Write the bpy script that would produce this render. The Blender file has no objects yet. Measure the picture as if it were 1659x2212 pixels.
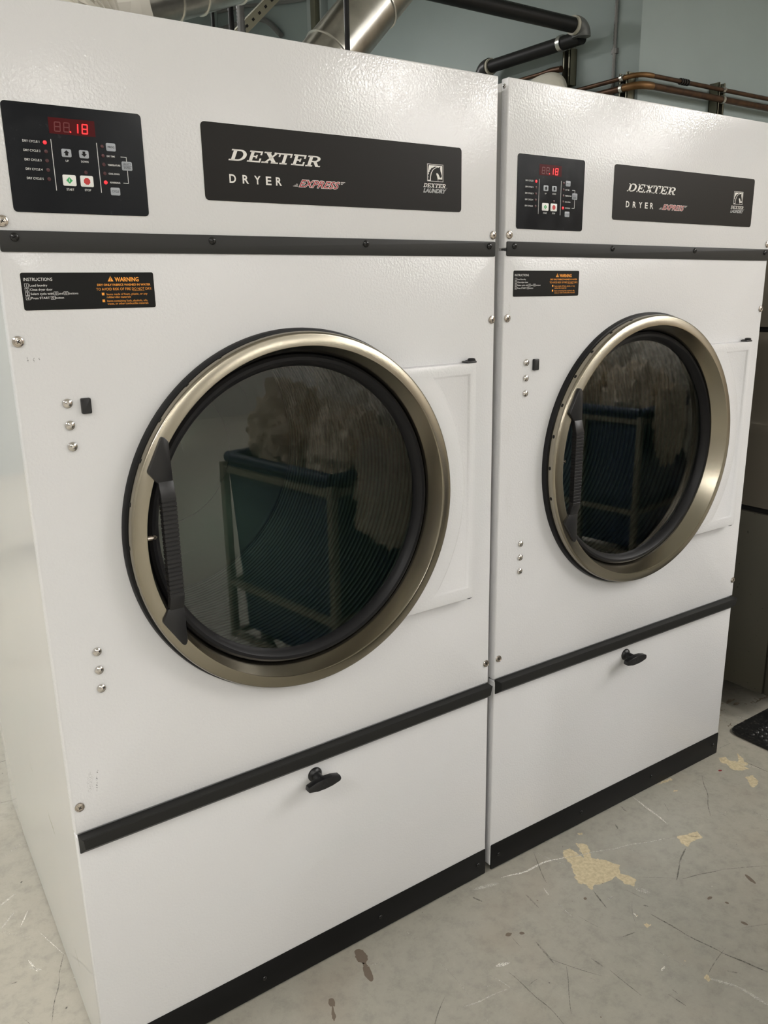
import bpy, bmesh, math, random
from mathutils import Vector, Matrix
random.seed(7)
PI = math.pi
scene = bpy.context.scene
COL = scene.collection

# ------------------------------------------------------------------ camera, light, exposure
cam_data = bpy.data.cameras.new('camera')
cam_data.sensor_fit = 'HORIZONTAL'
cam_data.sensor_width = 36.0
cam_data.lens = 1764.2 * 36.0 / 1659.0
cam_data.clip_start = 0.02
cam = bpy.data.objects.new('camera', cam_data)
COL.objects.link(cam)
YAW, PITCH, ROLL = 0.60461, -0.26521, -0.018375
_f = Vector((math.sin(YAW) * math.cos(PITCH), math.cos(YAW) * math.cos(PITCH), math.sin(PITCH)))
_r = Vector((math.cos(YAW), -math.sin(YAW), 0))
_u = _r.cross(_f)
_r2 = _r * math.cos(ROLL) + _u * math.sin(ROLL)
_u2 = -_r * math.sin(ROLL) + _u * math.cos(ROLL)
cam.matrix_world = Matrix(((_r2.x, _u2.x, -_f.x, -0.25382), (_r2.y, _u2.y, -_f.y, -1.34936), (_r2.z, _u2.z, -_f.z, 1.47225), (0, 0, 0, 1)))
scene.camera = cam

world = bpy.data.worlds.new('world')
scene.world = world
world.use_nodes = True
world.node_tree.nodes['Background'].inputs[0].default_value = (0.8, 0.85, 0.9, 1)
world.node_tree.nodes['Background'].inputs[1].default_value = 0.0
scene.view_settings.view_transform = 'Standard'
scene.view_settings.look = 'None'
scene.view_settings.gamma = 1
scene.view_settings.use_curve_mapping = False
scene.view_settings.exposure = -0.07

# ceiling strips, a few placed by their reflections, the rest unseen fill added: (x, y, length along y, strength)
LIGHT_Z = 3.3
LAMP = 62.0
LAMP_COLOR = (1.0, 0.975, 0.945)
# (x, y, length, turn about z)
FIXTURES_AND_FILL = [(-1.4, -4.6, 2.0, 0), (0.4, -6.6, 2.4, 0), (-2.4, -1.9, 1.2, 0), (3.3, -2.7, 1.2, 0), (5.0, -1.9, 1.6, 0), (3.2, -7.1, 1.5, 0), (5.6, -5.3, 3.0, 20), (6.9, -4.9, 3.2, 28),
            (-2.0, 1.2, 1.7, 0), (-2.0, 4.2, 2.4, 0), (1.4, 4.0, 1.2, 0)]  # this row is added to brighten the side panel, its floor and the ducts
scene.cycles.caustics_reflective = False
scene.cycles.caustics_refractive = False
scene.cycles.sample_clamp_indirect = 4.0
FLOOR_Z = -0.006
ROOM = (-3.6, 8.5, -8.0, 6.2, 4.0)      # x0 x1 y0 y1 ceiling height

# ------------------------------------------------------------------ materials
def sock(n, name, val):
    if name in n.inputs:
        n.inputs[name].default_value = val

def mat(name, color=(.8, .8, .8), rough=.5, metal=0.0, **kw):
    m = bpy.data.materials.new(name)
    m.use_nodes = True
    b = m.node_tree.nodes['Principled BSDF']
    b.inputs['Base Color'].default_value = (*color, 1)
    b.inputs['Roughness'].default_value = rough
    b.inputs['Metallic'].default_value = metal
    for k, v in kw.items():
        sock(b, k, v)
    return m

def nd(m, typ, **kw):
    n = m.node_tree.nodes.new(typ)
    for k, v in kw.items():
        setattr(n, k, v)
    return n

def lk(m, a, b):
    m.node_tree.links.new(a, b)

def bsdf(m):
    return m.node_tree.nodes['Principled BSDF']

def noise(m, scale, detail=4, coord='Object', rough=.55, stretch=None):
    tc = nd(m, 'ShaderNodeTexCoord')
    n = nd(m, 'ShaderNodeTexNoise')
    n.inputs['Scale'].default_value = scale
    n.inputs['Detail'].default_value = detail
    n.inputs['Roughness'].default_value = rough
    src = tc.outputs[coord]
    if stretch:
        mp = nd(m, 'ShaderNodeMapping')
        mp.inputs['Scale'].default_value = stretch
        lk(m, src, mp.inputs['Vector'])
        src = mp.outputs[0]
    lk(m, src, n.inputs['Vector'])
    return n

def add_bump(m, height, strength, dist):
    b = nd(m, 'ShaderNodeBump')
    b.inputs['Strength'].default_value = strength
    b.inputs['Distance'].default_value = dist
    lk(m, height, b.inputs['Height'])
    lk(m, b.outputs[0], bsdf(m).inputs['Normal'])
    return b

def mixcol(m, fac, a, b, blend='MIX'):
    mx = nd(m, 'ShaderNodeMix', data_type='RGBA', blend_type=blend)
    for s, v in ((0, fac), (6, a), (7, b)):
        if isinstance(v, (int, float)):
            mx.inputs[s].default_value = v
        elif isinstance(v, tuple):
            mx.inputs[s].default_value = (*v, 1)
        else:
            lk(m, v, mx.inputs[s])
    return mx.outputs[2]

def ramp(m, src, lo, hi, a=0.0, b=1.0):
    r = nd(m, 'ShaderNodeMapRange')
    r.inputs[1].default_value = lo
    r.inputs[2].default_value = hi
    r.inputs[3].default_value = a
    r.inputs[4].default_value = b
    lk(m, src, r.inputs[0])
    return r.outputs[0]

def math_node(m, op, a, b=None):
    n = nd(m, 'ShaderNodeMath', operation=op)
    for i, v in enumerate((a, b)):
        if v is None:
            continue
        if isinstance(v, (int, float)):
            n.inputs[i].default_value = v
        else:
            lk(m, v, n.inputs[i])
    return n.outputs[0]

def mark_mask(m, vec, loc, scl, rot, soft=.12):
    """mask of one elongated mark with its own place and direction"""
    mp = nd(m, 'ShaderNodeMapping', vector_type='TEXTURE')
    mp.inputs['Location'].default_value = loc
    mp.inputs['Rotation'].default_value = rot
    mp.inputs['Scale'].default_value = scl
    lk(m, vec, mp.inputs['Vector'])
    ln = nd(m, 'ShaderNodeVectorMath', operation='LENGTH')
    lk(m, mp.outputs[0], ln.inputs[0])
    return ramp(m, ln.outputs['Value'], 1 + soft, 1 - soft)

def distorted(m, scale, amount, coord='Object'):
    tc = nd(m, 'ShaderNodeTexCoord')
    n = nd(m, 'ShaderNodeTexNoise')
    n.inputs['Scale'].default_value = scale
    n.inputs['Detail'].default_value = 5
    n.inputs['Roughness'].default_value = .65
    lk(m, tc.outputs[coord], n.inputs['Vector'])
    sub = nd(m, 'ShaderNodeVectorMath', operation='SUBTRACT')
    lk(m, n.outputs['Color'], sub.inputs[0])
    sub.inputs[1].default_value = (.5, .5, .5)
    sc = nd(m, 'ShaderNodeVectorMath', operation='SCALE')
    lk(m, sub.outputs[0], sc.inputs[0])
    sc.inputs['Scale'].default_value = amount
    ad = nd(m, 'ShaderNodeVectorMath', operation='ADD')
    lk(m, tc.outputs[coord], ad.inputs[0])
    lk(m, sc.outputs[0], ad.inputs[1])
    return ad.outputs[0]

M = {}
def enamel(name, marks=()):
    """white baked enamel with the fine orange-peel skin of powder coat"""
    m = mat(name, (.645, .645, .65), .13)
    sock(bsdf(m), 'Specular IOR Level', .4)
    n = noise(m, 210, 2, rough=.5)
    add_bump(m, n.outputs[0], .48, .0013)
    col = (.645, .645, .65)
    out = None
    if marks:
        vec = distorted(m, 90, .006)
        speck = noise(m, 420, 2)
        sp = ramp(m, speck.outputs[0], .5, .6)
        for (x, z, rx, rz, a, s, c) in marks:
            k = mark_mask(m, vec, (x, 0, z), (rx, 1000, rz), (0, a, 0), .3)
            k = math_node(m, 'MULTIPLY', math_node(m, 'MULTIPLY', k, sp), s)
            col = mixcol(m, k, col, c)
        lk(m, col, bsdf(m).inputs['Base Color'])
    return m

M['white'] = enamel('white_enamel')
M['white_scuffed'] = enamel('scuffed_white_enamel', [
    (.023, 1.380, .0012, .004, 0, .9, (.03, .03, .03)), (.031, 1.379, .0014, .004, 0, .9, (.03, .03, .03)), (.039, 1.379, .001, .002, 0, .7, (.05, .05, .05)),
    (.049, .655, .0012, .004, 0, .9, (.02, .02, .02)), (.046, .634, .0012, .014, .1, .95, (.02, .02, .03)), (.035, .64, .006, .02, .1, .25, (.1, .1, .1))])
M['white_smudged'] = enamel('smudged_white_enamel', [
    (.018, 1.42, .003, .02, 0, .35, (.25, .2, .14)), (.02, 1.16, .02, .03, 0, .12, (.3, .27, .2)), (.03, 1.0, .01, .04, 0, .10, (.3, .27, .2))])

m = mat('side_enamel', (.62, .615, .60), .02)
n = noise(m, 5, 3); add_bump(m, n.outputs[0], .03, .003)
vec = distorted(m, 40, .02)
col = (.62, .615, .60)
for (y, z, ry, rz, a, s) in [(.3, .39, .03, .004, .3, .5), (.5, .42, .02, .002, .2, .4), (.2, .12, .02, .003, .5, .4)]:
    k = mark_mask(m, vec, (0, y, z), (1000, ry, rz), (a, 0, 0), .3)
    col = mixcol(m, math_node(m, 'MULTIPLY', k, s), col, (.3, .27, .22))
lk(m, col, bsdf(m).inputs['Base Color'])
M['side'] = m

m = mat('black_trim', (.020, .020, .019), .5, 0, **{'Specular IOR Level': .14})
n = noise(m, 500, 2); add_bump(m, n.outputs[0], .25, .0006)
M['trim'] = m
m = mat('charcoal_strip', (.022, .022, .021), .5, 0, **{'Specular IOR Level': .3})
n = noise(m, 500, 2); add_bump(m, n.outputs[0], .2, .0006)
M['strip'] = m
M['kick'] = mat('black_kick_plate', (.006, .006, .006), .5, 0, **{'Specular IOR Level': .15})
M['black'] = mat('black_plastic', (.010, .010, .011), .36, 0, **{'Specular IOR Level': .45})
M['blackscrew'] = mat('black_screw_metal', (.006, .006, .006), .25, 0)
M['rubber'] = mat('black_rubber', (.008, .008, .009), .45, 0, **{'Specular IOR Level': .25})
M['hole'] = mat('black_recess', (.001, .001, .001), .9)
M['chrome'] = mat('chrome', (.72, .69, .66), .12, 1)
M['nickel'] = mat('nickel_screw', (.55, .50, .45), .22, 1)

m = mat('brushed_stainless', (.33, .30, .24), .23, 1)
b = bsdf(m)
sock(b, 'Anisotropic', .75)
tn = nd(m, 'ShaderNodeTangent', direction_type='RADIAL', axis='Y')
lk(m, tn.outputs[0], b.inputs['Tangent'])
n = noise(m, 30, 3)
M['steel'] = m

m = mat('control_overlay', (.004, .005, .007), .22, 0, **{'Specular IOR Level': .17})
n = noise(m, 18, 5, rough=.7)
lk(m, ramp(m, n.outputs[0], .45, .8, .20, .34), bsdf(m).inputs['Roughness'])
M['overlay'] = m
m = mat('brushed_black_plate', (.014, .013, .012), .34, .35, **{'Specular IOR Level': .18})
n = noise(m, 60, 4, stretch=(1, 1, 30))
lk(m, ramp(m, n.outputs[0], .3, .7, .30, .42), bsdf(m).inputs['Roughness'])
add_bump(m, n.outputs[0], .08, .0005)
M['plate'] = m
M['label'] = mat('black_label', (.004, .004, .004), .35, 0, **{'Specular IOR Level': .2})
M['edge'] = mat('clear_label_edge', (.75, .75, .73), .4)
M['w_text'] = mat('white_lettering', (.72, .72, .70), .5)
M['g_text'] = mat('grey_lettering', (.35, .35, .35), .5)
M['silver_text'] = mat('silver_lettering', (.72, .70, .66), .4)
M['o_text'] = mat('orange_lettering', (.85, .33, .03), .5)
M['r_text'] = mat('red_lettering', (.36, .03, .04), .5)
M['btn'] = mat('grey_button', (.32, .34, .37), .4)
M['btnw'] = mat('white_button', (.75, .75, .72), .4)
M['green'] = mat('green_symbol', (.03, .33, .10), .5)
M['stopred'] = mat('red_symbol', (.45, .02, .02), .5)
M['led_on'] = mat('lit_red_indicator', (.6, .01, .01), .3, 0, **{'Emission Color': (1, .012, .02, 1), 'Emission Strength': 2.4})
M['led_dim'] = mat('unlit_red_indicator', (.05, .004, .006), .3)
M['display'] = mat('red_display_window', (.030, .002, .003), .25, 0, **{'Specular IOR Level': .12, 'Emission Color': (1, .02, .02, 1), 'Emission Strength': .035})
M['digit'] = mat('lit_display_segments', (.8, .01, .01), .3, 0, **{'Emission Color': (1, .015, .02, 1), 'Emission Strength': 2.2})
M['ghost'] = mat('unlit_display_segments', (.07, .006, .008), .3, 0, **{'Emission Color': (1, .02, .02, 1), 'Emission Strength': .05})

m = bpy.data.materials.new('tinted_door_glass'); m.use_nodes = True
nt = m.node_tree; nt.nodes.remove(nt.nodes['Principled BSDF'])
tr = nd(m, 'ShaderNodeBsdfTransparent'); tr.inputs[0].default_value = (.80, .90, .84, 1)
gl = nd(m, 'ShaderNodeBsdfGlossy'); gl.inputs['Roughness'].default_value = .015
gl.inputs['Color'].default_value = (1, 1, 1, 1)
fr = nd(m, 'ShaderNodeFresnel'); fr.inputs['IOR'].default_value = 1.5
ms = nd(m, 'ShaderNodeMixShader')
f2 = math_node(m, 'DIVIDE', math_node(m, 'MULTIPLY', fr.outputs[0], 2.0), math_node(m, 'ADD', fr.outputs[0], 1.0)); lk(m, f2, ms.inputs[0]); lk(m, tr.outputs[0], ms.inputs[1]); lk(m, gl.outputs[0], ms.inputs[2])
lk(m, ms.outputs[0], nt.nodes['Material Output'].inputs['Surface'])
M['glass'] = m

m = mat('ribbed_drum_metal', (.32, .36, .34), .42, .85)
tc = nd(m, 'ShaderNodeTexCoord')
w = nd(m, 'ShaderNodeTexWave', wave_type='BANDS', bands_direction='Y', wave_profile='SIN')
w.inputs['Scale'].default_value = 2 * PI / (20 * .016)
w.inputs['Distortion'].default_value = 0
lk(m, tc.outputs['Object'], w.inputs['Vector'])
lk(m, mixcol(m, ramp(m, w.outputs[1], .45, .75), (.25, .30, .275), (.08, .095, .088)), bsdf(m).inputs['Base Color'])
add_bump(m, w.outputs[1], .5, .002)
M['drum'] = m
m = mat('drum_back_metal', (.20, .235, .21), .34, .9)
sock(bsdf(m), 'Anisotropic', .7)
tn = nd(m, 'ShaderNodeTangent', direction_type='RADIAL', axis='Y'); lk(m, tn.outputs[0], bsdf(m).inputs['Tangent'])
M['drumback'] = m

m = mat('galvanized_duct', (.45, .44, .40), .28, 1)
n = noise(m, 14, 4)
lk(m, mixcol(m, ramp(m, n.outputs[0], .35, .7), (.46, .45, .41), (.34, .33, .30)), bsdf(m).inputs['Base Color'])
M['duct'] = m
M['seam'] = mat('duct_seam', (.62, .61, .56), .35, 1)
m = mat('black_pipe', (.005, .005, .005), .5, 0, **{'Specular IOR Level': .25})
M['pipe'] = m
M['pipe_text'] = mat('pipe_print', (.06, .07, .065), .6)
M['fitting'] = mat('grey_fitting', (.10, .105, .10), .45)
M['pale_ring'] = mat('pale_coupling_ring', (.42, .40, .33), .5)
m = mat('aged_copper', (.15, .06, .028), .42, .75)
n = noise(m, 25, 4)
lk(m, mixcol(m, ramp(m, n.outputs[0], .35, .65), (.05, .027, .017), (.09, .048, .026)), bsdf(m).inputs['Base Color'])
M['copper'] = m
M['elbowcop'] = mat('copper_elbow', (.17, .09, .035), .42, .7)
M['strut'] = mat('olive_strut', (.17, .165, .12), .45, .6)
M['strutdark'] = mat('dark_strut_slot', (.008, .007, .006), .6)
M['strutgrey'] = mat('painted_strut', (.30, .34, .34), .5)
M['zinc'] = mat('zinc_clamp', (.5, .5, .47), .3, 1)
M['conduit'] = mat('grey_armoured_conduit', (.17, .17, .165), .5, .3)
M['plaster'] = mat('white_insulation', (.62, .60, .52), .75)
n = noise(M['plaster'], 30, 4); add_bump(M['plaster'], n.outputs[0], .5, .01)
M['whitewrap'] = mat('white_plastic_wrap', (.72, .69, .62), .35)

m = mat('teal_wall_paint', (.20, .245, .245), .55)
n = noise(m, 1.3, 5)
lk(m, mixcol(m, ramp(m, n.outputs[0], .35, .7), (.255, .305, .298), (.23, .275, .27)), bsdf(m).inputs['Base Color'])
n2 = noise(m, 60, 3); add_bump(m, n2.outputs[0], .15, .004)
M['wall'] = m
m = mat('cream_wall_paint', (.42, .40, .35), .6)
n = noise(m, .8, 4)
lk(m, mixcol(m, n.outputs[0], (.42, .41, .38), (.34, .33, .31)), bsdf(m).inputs['Base Color'])
M['wallfront'] = m
m = mat('brown_boarding', (.34, .29, .22), .6)
n = noise(m, 3, 3, stretch=(1, 1.4, .05))
lk(m, mixcol(m, ramp(m, n.outputs[0], .4, .6), (.36, .30, .22), (.16, .13, .10)), bsdf(m).inputs['Base Color'])
M['boards'] = m
M['ceiling'] = mat('ceiling_paint', (.72, .73, .72), .8)
M['diffuser'] = mat('fluorescent_diffuser', (.8, .8, .8), .5, 0, **{'Emission Color': (*LAMP_COLOR, 1), 'Emission Strength': LAMP})
M['fixture'] = mat('fixture_housing', (.7, .7, .68), .5)

m = mat('machine_stainless', (.22, .195, .155), .25, .95)
M['machine'] = m
m = mat('machine_lower_panel', (.115, .112, .092), .42, .5)
n = noise(m, 60, 3)
lk(m, mixcol(m, ramp(m, n.outputs[0], .68, .72), (.085, .08, .062), (.03, .03, .025)), bsdf(m).inputs['Base Color'])
M['machinelow'] = m
M['bluebin'] = mat('blue_bin_plastic', (.010, .026, .07), .45)
M['tanframe'] = mat('tan_cart_frame', (.22, .20, .15), .5)
m = mat('linen', (.78, .75, .68), .85)
n = noise(m, 40, 4); add_bump(m, n.outputs[0], .4, .006)
M['linen'] = m
M['linen2'] = mat('cream_linen', (.66, .58, .46), .85)
M['yellow'] = mat('yellow_bucket_plastic', (.75, .55, .06), .4)
M['darkplastic'] = mat('dark_grey_plastic', (.05, .045, .045), .45)
m = mat('mat_rubber', (.010, .010, .010), .35)
n = noise(m, 90, 4)
lk(m, mixcol(m, ramp(m, n.outputs[0], .55, .75), (.009, .009, .009), (.10, .095, .085)), bsdf(m).inputs['Base Color'])
M['mat'] = m

# floor: grey epoxy with chipped, scratched and stained places
MARKS = [('white', 1.103, -0.056, 0.1021, 0.004, -0.188, 0.8), ('white', 1.35, -0.137, 0.1631, 0.003, -0.394, 0.35), ('white', 1.544, -0.081, 0.0711, 0.004, -1.726, 0.9), ('white', 0.813, -0.245, 0.0171, 0.008, -0.348, 0.9), ('white', 1.095, -0.464, 0.0093, 0.004, 0.207, 0.7), ('white', 1.17, -0.567, 0.0325, 0.006, -0.992, 0.35), ('white', 1.19, -0.623, 0.0361, 0.007, -1.465, 0.3), ('white', 0.95, -0.035, 0.0379, 0.008, -0.323, 0.5), ('white', 1.061, -0.138, 0.0133, 0.002, -1.877, 0.8), ('white', 1.177, -0.322, 0.0076, 0.003, -1.876, 0.9), ('white', 1.174, -0.249, 0.0108, 0.004, -0.022, 0.5), ('white', 0.722, -0.291, 0.0589, 0.003, -0.198, 0.3), ('white', 1.259, -0.279, 0.0185, 0.012, -1.081, 0.3), ('white', 1.158, -0.057, 0.0474, 0.002, -1.22, 0.4), ('white', 1.7, -0.213, 0.0202, 0.002, -1.668, 0.4), ('white', 2.031, -0.006, 0.0397, 0.002, -0.047, 0.5), ('white', 1.051, -0.214, 0.0279, 0.002, -1.671, 0.4), ('white', -0.077, 0.566, 0.0321, 0.004, 0.82, 0.5), ('white', -0.041, 0.55, 0.0268, 0.002, 1.015, 0.7), ('white', -0.058, 0.382, 0.025, 0.003, -1.365, 0.7), ('white', -0.055, 0.37, 0.0177, 0.004, -0.868, 0.3), ('white', -0.062, 0.644, 0.0256, 0.006, 0.543, 0.25), ('dark', 1.215, -0.385, 0.0444, 0.0025, -1.434, 0.9), ('dark', 1.231, -0.469, 0.0443, 0.0025, -1.333, 0.8), ('dark', 1.258, -0.558, 0.052, 0.0025, -1.221, 0.8), ('dark', 1.453, -0.259, 0.0364, 0.003, -2.756, 0.8), ('dark', 1.391, -0.289, 0.0363, 0.0025, -2.645, 0.8), ('dark', 1.431, -0.33, 0.0582, 0.0015, -0.356, 0.6), ('dark', 1.541, -0.382, 0.0658, 0.0015, -0.523, 0.5), ('dark', 1.149, -0.236, 0.0317, 0.0025, -1.888, 0.7), ('dark', 0.81, -0.351, 0.0829, 0.001, -1.567, 0.7), ('dark', 1.112, -0.064, 0.0601, 0.0012, -2.056, 0.6), ('dark', 1.708, -0.164, 0.0567, 0.002, -2.478, 0.4), ('dark', 1.779, -0.102, 0.0598, 0.002, -2.407, 0.3), ('dark', 1.114, -0.355, 0.0186, 0.002, -0.208, 0.6), ('dark', 0.995, -0.44, 0.0426, 0.001, -1.591, 0.6), ('dark', 0.915, -0.278, 0.0372, 0.004, -1.73, 0.35), ('dark', 0.902, -0.057, 0.0135, 0.003, -1.21, 0.7), ('dark', 1.048, -0.534, 0.021, 0.001, -1.469, 0.7), ('dark', 1.064, -0.518, 0.0071, 0.002, -1.584, 0.8), ('dark', 1.211, -0.56, 0.0113, 0.003, -0.898, 0.5), ('dark', 1.223, -0.318, 0.0061, 0.003, -0.922, 0.7), ('dark', 1.409, -0.073, 0.01, 0.003, -2.138, 0.6), ('dark', 0.882, -0.38, 0.0638, 0.0008, -2.302, 0.6), ('dark', 0.989, -0.367, 0.0163, 0.003, -1.437, 0.4), ('dark', 1.008, -0.141, 0.0274, 0.003, -1.686, 0.5), ('dark', 1.49, -0.032, 0.0156, 0.004, -1.828, 0.5), ('dark', 2.001, -0.137, 0.0362, 0.002, -1.466, 0.6), ('dark', 1.547, -0.226, 0.0158, 0.002, -0.769, 0.7), ('dark', -0.002, 0.348, 0.0325, 0.001, -2.011, 0.9), ('dark', -0.038, 0.259, 0.0648, 0.001, -1.921, 0.7), ('dark', 0.058, 1.341, 0.0107, 0.003, 0.052, 0.8), ('dark', 0.022, 1.096, 0.0181, 0.002, -0.245, 0.5), ('dark', -0.103, 0.355, 0.0065, 0.002, -0.107, 0.8), ('dark', -0.025, 0.218, 0.0036, 0.003, 0.513, 0.9), ('dark', -0.018, 0.692, 0.0042, 0.003, 0.899, 0.9), ('brown', 0.563, -0.041, 0.0214, 0.012, -1.783, 0.8), ('brown', 0.555, -0.077, 0.0268, 0.008, -1.809, 0.7), ('brown', 0.445, -0.106, 0.0152, 0.006, -1.995, 0.7), ('brown', 0.433, -0.132, 0.0193, 0.005, -2.019, 0.8), ('brown', 1.515, -0.416, 0.0157, 0.005, -1.838, 0.8), ('brown', 1.364, -0.492, 0.0076, 0.004, -1.233, 0.9), ('brown', 1.373, -0.394, 0.0083, 0.004, -0.063, 0.8), ('brown', 0.913, -0.203, 0.0076, 0.006, -0.486, 0.9), ('brown', 0.885, -0.187, 0.0097, 0.006, -0.138, 0.5), ('brown', 1.121, -0.213, 0.0049, 0.004, -0.084, 0.8), ('brown', 1.392, -0.429, 0.0049, 0.004, -1.012, 0.8), ('red', 1.89, -0.081, 0.0092, 0.005, -0.122, 1)]
WORN = [('chip', [(1.2626, -0.0546), (1.282, -0.0735), (1.2696, -0.0975), (1.2507, -0.1206), (1.2687, -0.1428), (1.2869, -0.183), (1.2636, -0.2052), (1.2753, -0.2224), (1.2786, -0.246), (1.2539, -0.2571), (1.2431, -0.2368), (1.2477, -0.2065), (1.2235, -0.2057), (1.1876, -0.2004), (1.1766, -0.1949), (1.1571, -0.2028), (1.1611, -0.1811), (1.1492, -0.164), (1.1674, -0.1349), (1.1881, -0.1063), (1.1921, -0.0731), (1.2115, -0.055), (1.2332, -0.0615), (1.2338, -0.0788), (1.2326, -0.0982), (1.2377, -0.1065), (1.2476, -0.0814)]), ('chip', [(1.5116, -0.1983), (1.5375, -0.2094), (1.5738, -0.2192), (1.5598, -0.2435), (1.526, -0.2381), (1.496, -0.2447), (1.4951, -0.225)]), ('chip', [(1.9512, -0.035), (1.9725, -0.0441), (1.9651, -0.0653), (1.9837, -0.0857), (2.0228, -0.0544), (2.015, -0.0756), (1.9977, -0.0961), (1.9969, -0.1125), (1.9739, -0.111), (1.9736, -0.1301), (1.9459, -0.1223), (1.9248, -0.0978), (1.9392, -0.0724), (1.9322, -0.0542)]), ('chip', [(1.923, -0.1491), (1.948, -0.1552), (1.9343, -0.1819), (1.9053, -0.1965), (1.8898, -0.191), (1.8963, -0.1779)]), ('chip', [(1.6684, -0.0121), (1.702, -0.0103), (1.7325, -0.0145), (1.7288, -0.024), (1.6983, -0.0197)]), ('chip', [(1.1511, -0.5292), (1.1599, -0.5324), (1.1569, -0.5426), (1.1469, -0.5458), (1.1418, -0.5378)]), ('chip', [(1.1678, -0.353), (1.1797, -0.3544), (1.1781, -0.362), (1.1851, -0.3619), (1.1705, -0.3695), (1.1673, -0.3614)]), ('chip', [(1.1784, -0.3163), (1.1814, -0.326), (1.1737, -0.3294)]), ('chip', [(1.6869, -0.0612), (1.6974, -0.0666), (1.6872, -0.0708), (1.6767, -0.0654)]), ('chip', [(1.2995, -0.0278), (1.3096, -0.0322), (1.3017, -0.0393), (1.2949, -0.0354)]), ('concrete', [(2.1662, 0.1051), (2.2695, 0.1685), (2.3295, 0.1669), (2.3433, 0.1606), (2.3153, 0.1343), (2.3562, 0.1037), (2.4651, 0.1014), (2.4282, 0.0498), (2.3433, 0.0003), (2.249, 0.0344), (2.1752, 0.045), (2.1653, 0.0753)])]
m = mat('grey_epoxy_floor', (.25, .26, .23), .32)
n1 = noise(m, 1.1, 5); n2 = noise(m, 24, 8, rough=.75); n3 = noise(m, 180, 3)
base = mixcol(m, ramp(m, n1.outputs[0], .35, .7), (.40, .375, .315), (.34, .33, .285))
base = mixcol(m, ramp(m, n2.outputs[0], .48, .72, 0, .55), base, (.20, .195, .17))
base = mixcol(m, ramp(m, n2.outputs[0], .44, .28, 0, .5), base, (.46, .43, .37))
n4 = noise(m, 3.2, 4); base = mixcol(m, ramp(m, n4.outputs[0], .55, .72, 0, .35), base, (.30, .25, .20))
sc1 = noise(m, 7, 6, rough=.75, stretch=(9, .8, 1)); sc2 = noise(m, 6, 6, rough=.8, stretch=(1.2, 12, 1))
base = mixcol(m, ramp(m, sc1.outputs[0], .62, .72, 0, .4), base, (.38, .37, .33))
base = mixcol(m, ramp(m, sc2.outputs[0], .64, .73, 0, .45), base, (.12, .12, .11))
sp = noise(m, 55, 2); base = mixcol(m, ramp(m, sp.outputs[0], .78, .80, 0, .7), base, (.07, .06, .055))
lk(m, base, bsdf(m).inputs['Base Color'])
lk(m, ramp(m, n2.outputs[0], .3, .7, .26, .48), bsdf(m).inputs['Roughness'])
add_bump(m, n3.outputs[0], .12, .002)
M['floor'] = m
m = mat('bare_screed', (.44, .37, .24), .7)
n = noise(m, 110, 5)
lk(m, mixcol(m, ramp(m, n.outputs[0], .35, .65), (.66, .57, .38), (.50, .42, .27)), bsdf(m).inputs['Base Color'])
M['chip'] = m
m = mat('bare_dirty_concrete', (.3, .26, .19), .75)
n = noise(m, 22, 6, rough=.7)
lk(m, mixcol(m, ramp(m, n.outputs[0], .4, .6), (.40, .35, .26), (.13, .11, .08)), bsdf(m).inputs['Base Color'])
M['concrete'] = m
M['brownmark'] = mat('brown_stain', (.16, .125, .095), .6)
M['redmark'] = mat('red_fleck', (.22, .02, .02), .6)
def scuff(name, c, lo, hi, amt):
    """a worn mark: broken up so that the floor shows between its strokes"""
    m = mat(name, c, .6)
    n = noise(m, 90, 4, rough=.8)
    n_b = noise(m, 420, 2)
    f = math_node(m, 'MULTIPLY', ramp(m, n.outputs[0], lo, hi), ramp(m, n_b.outputs[0], .38, .6, .35, 1))
    lk(m, math_node(m, 'MULTIPLY', f, amt), bsdf(m).inputs['Alpha'])
    return m
M['whitescuff'] = scuff('white_scuff', (.85, .83, .76), .28, .42, 1.0)
M['whitefaint'] = scuff('faint_white_scuff', (.75, .73, .66), .32, .52, .75)
M['darkscuff'] = scuff('dark_scratch', (.07, .07, .06), .25, .55, .75)
M['darkfaint'] = scuff('faint_dark_scratch', (.08, .08, .07), .36, .58, .6)

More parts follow.
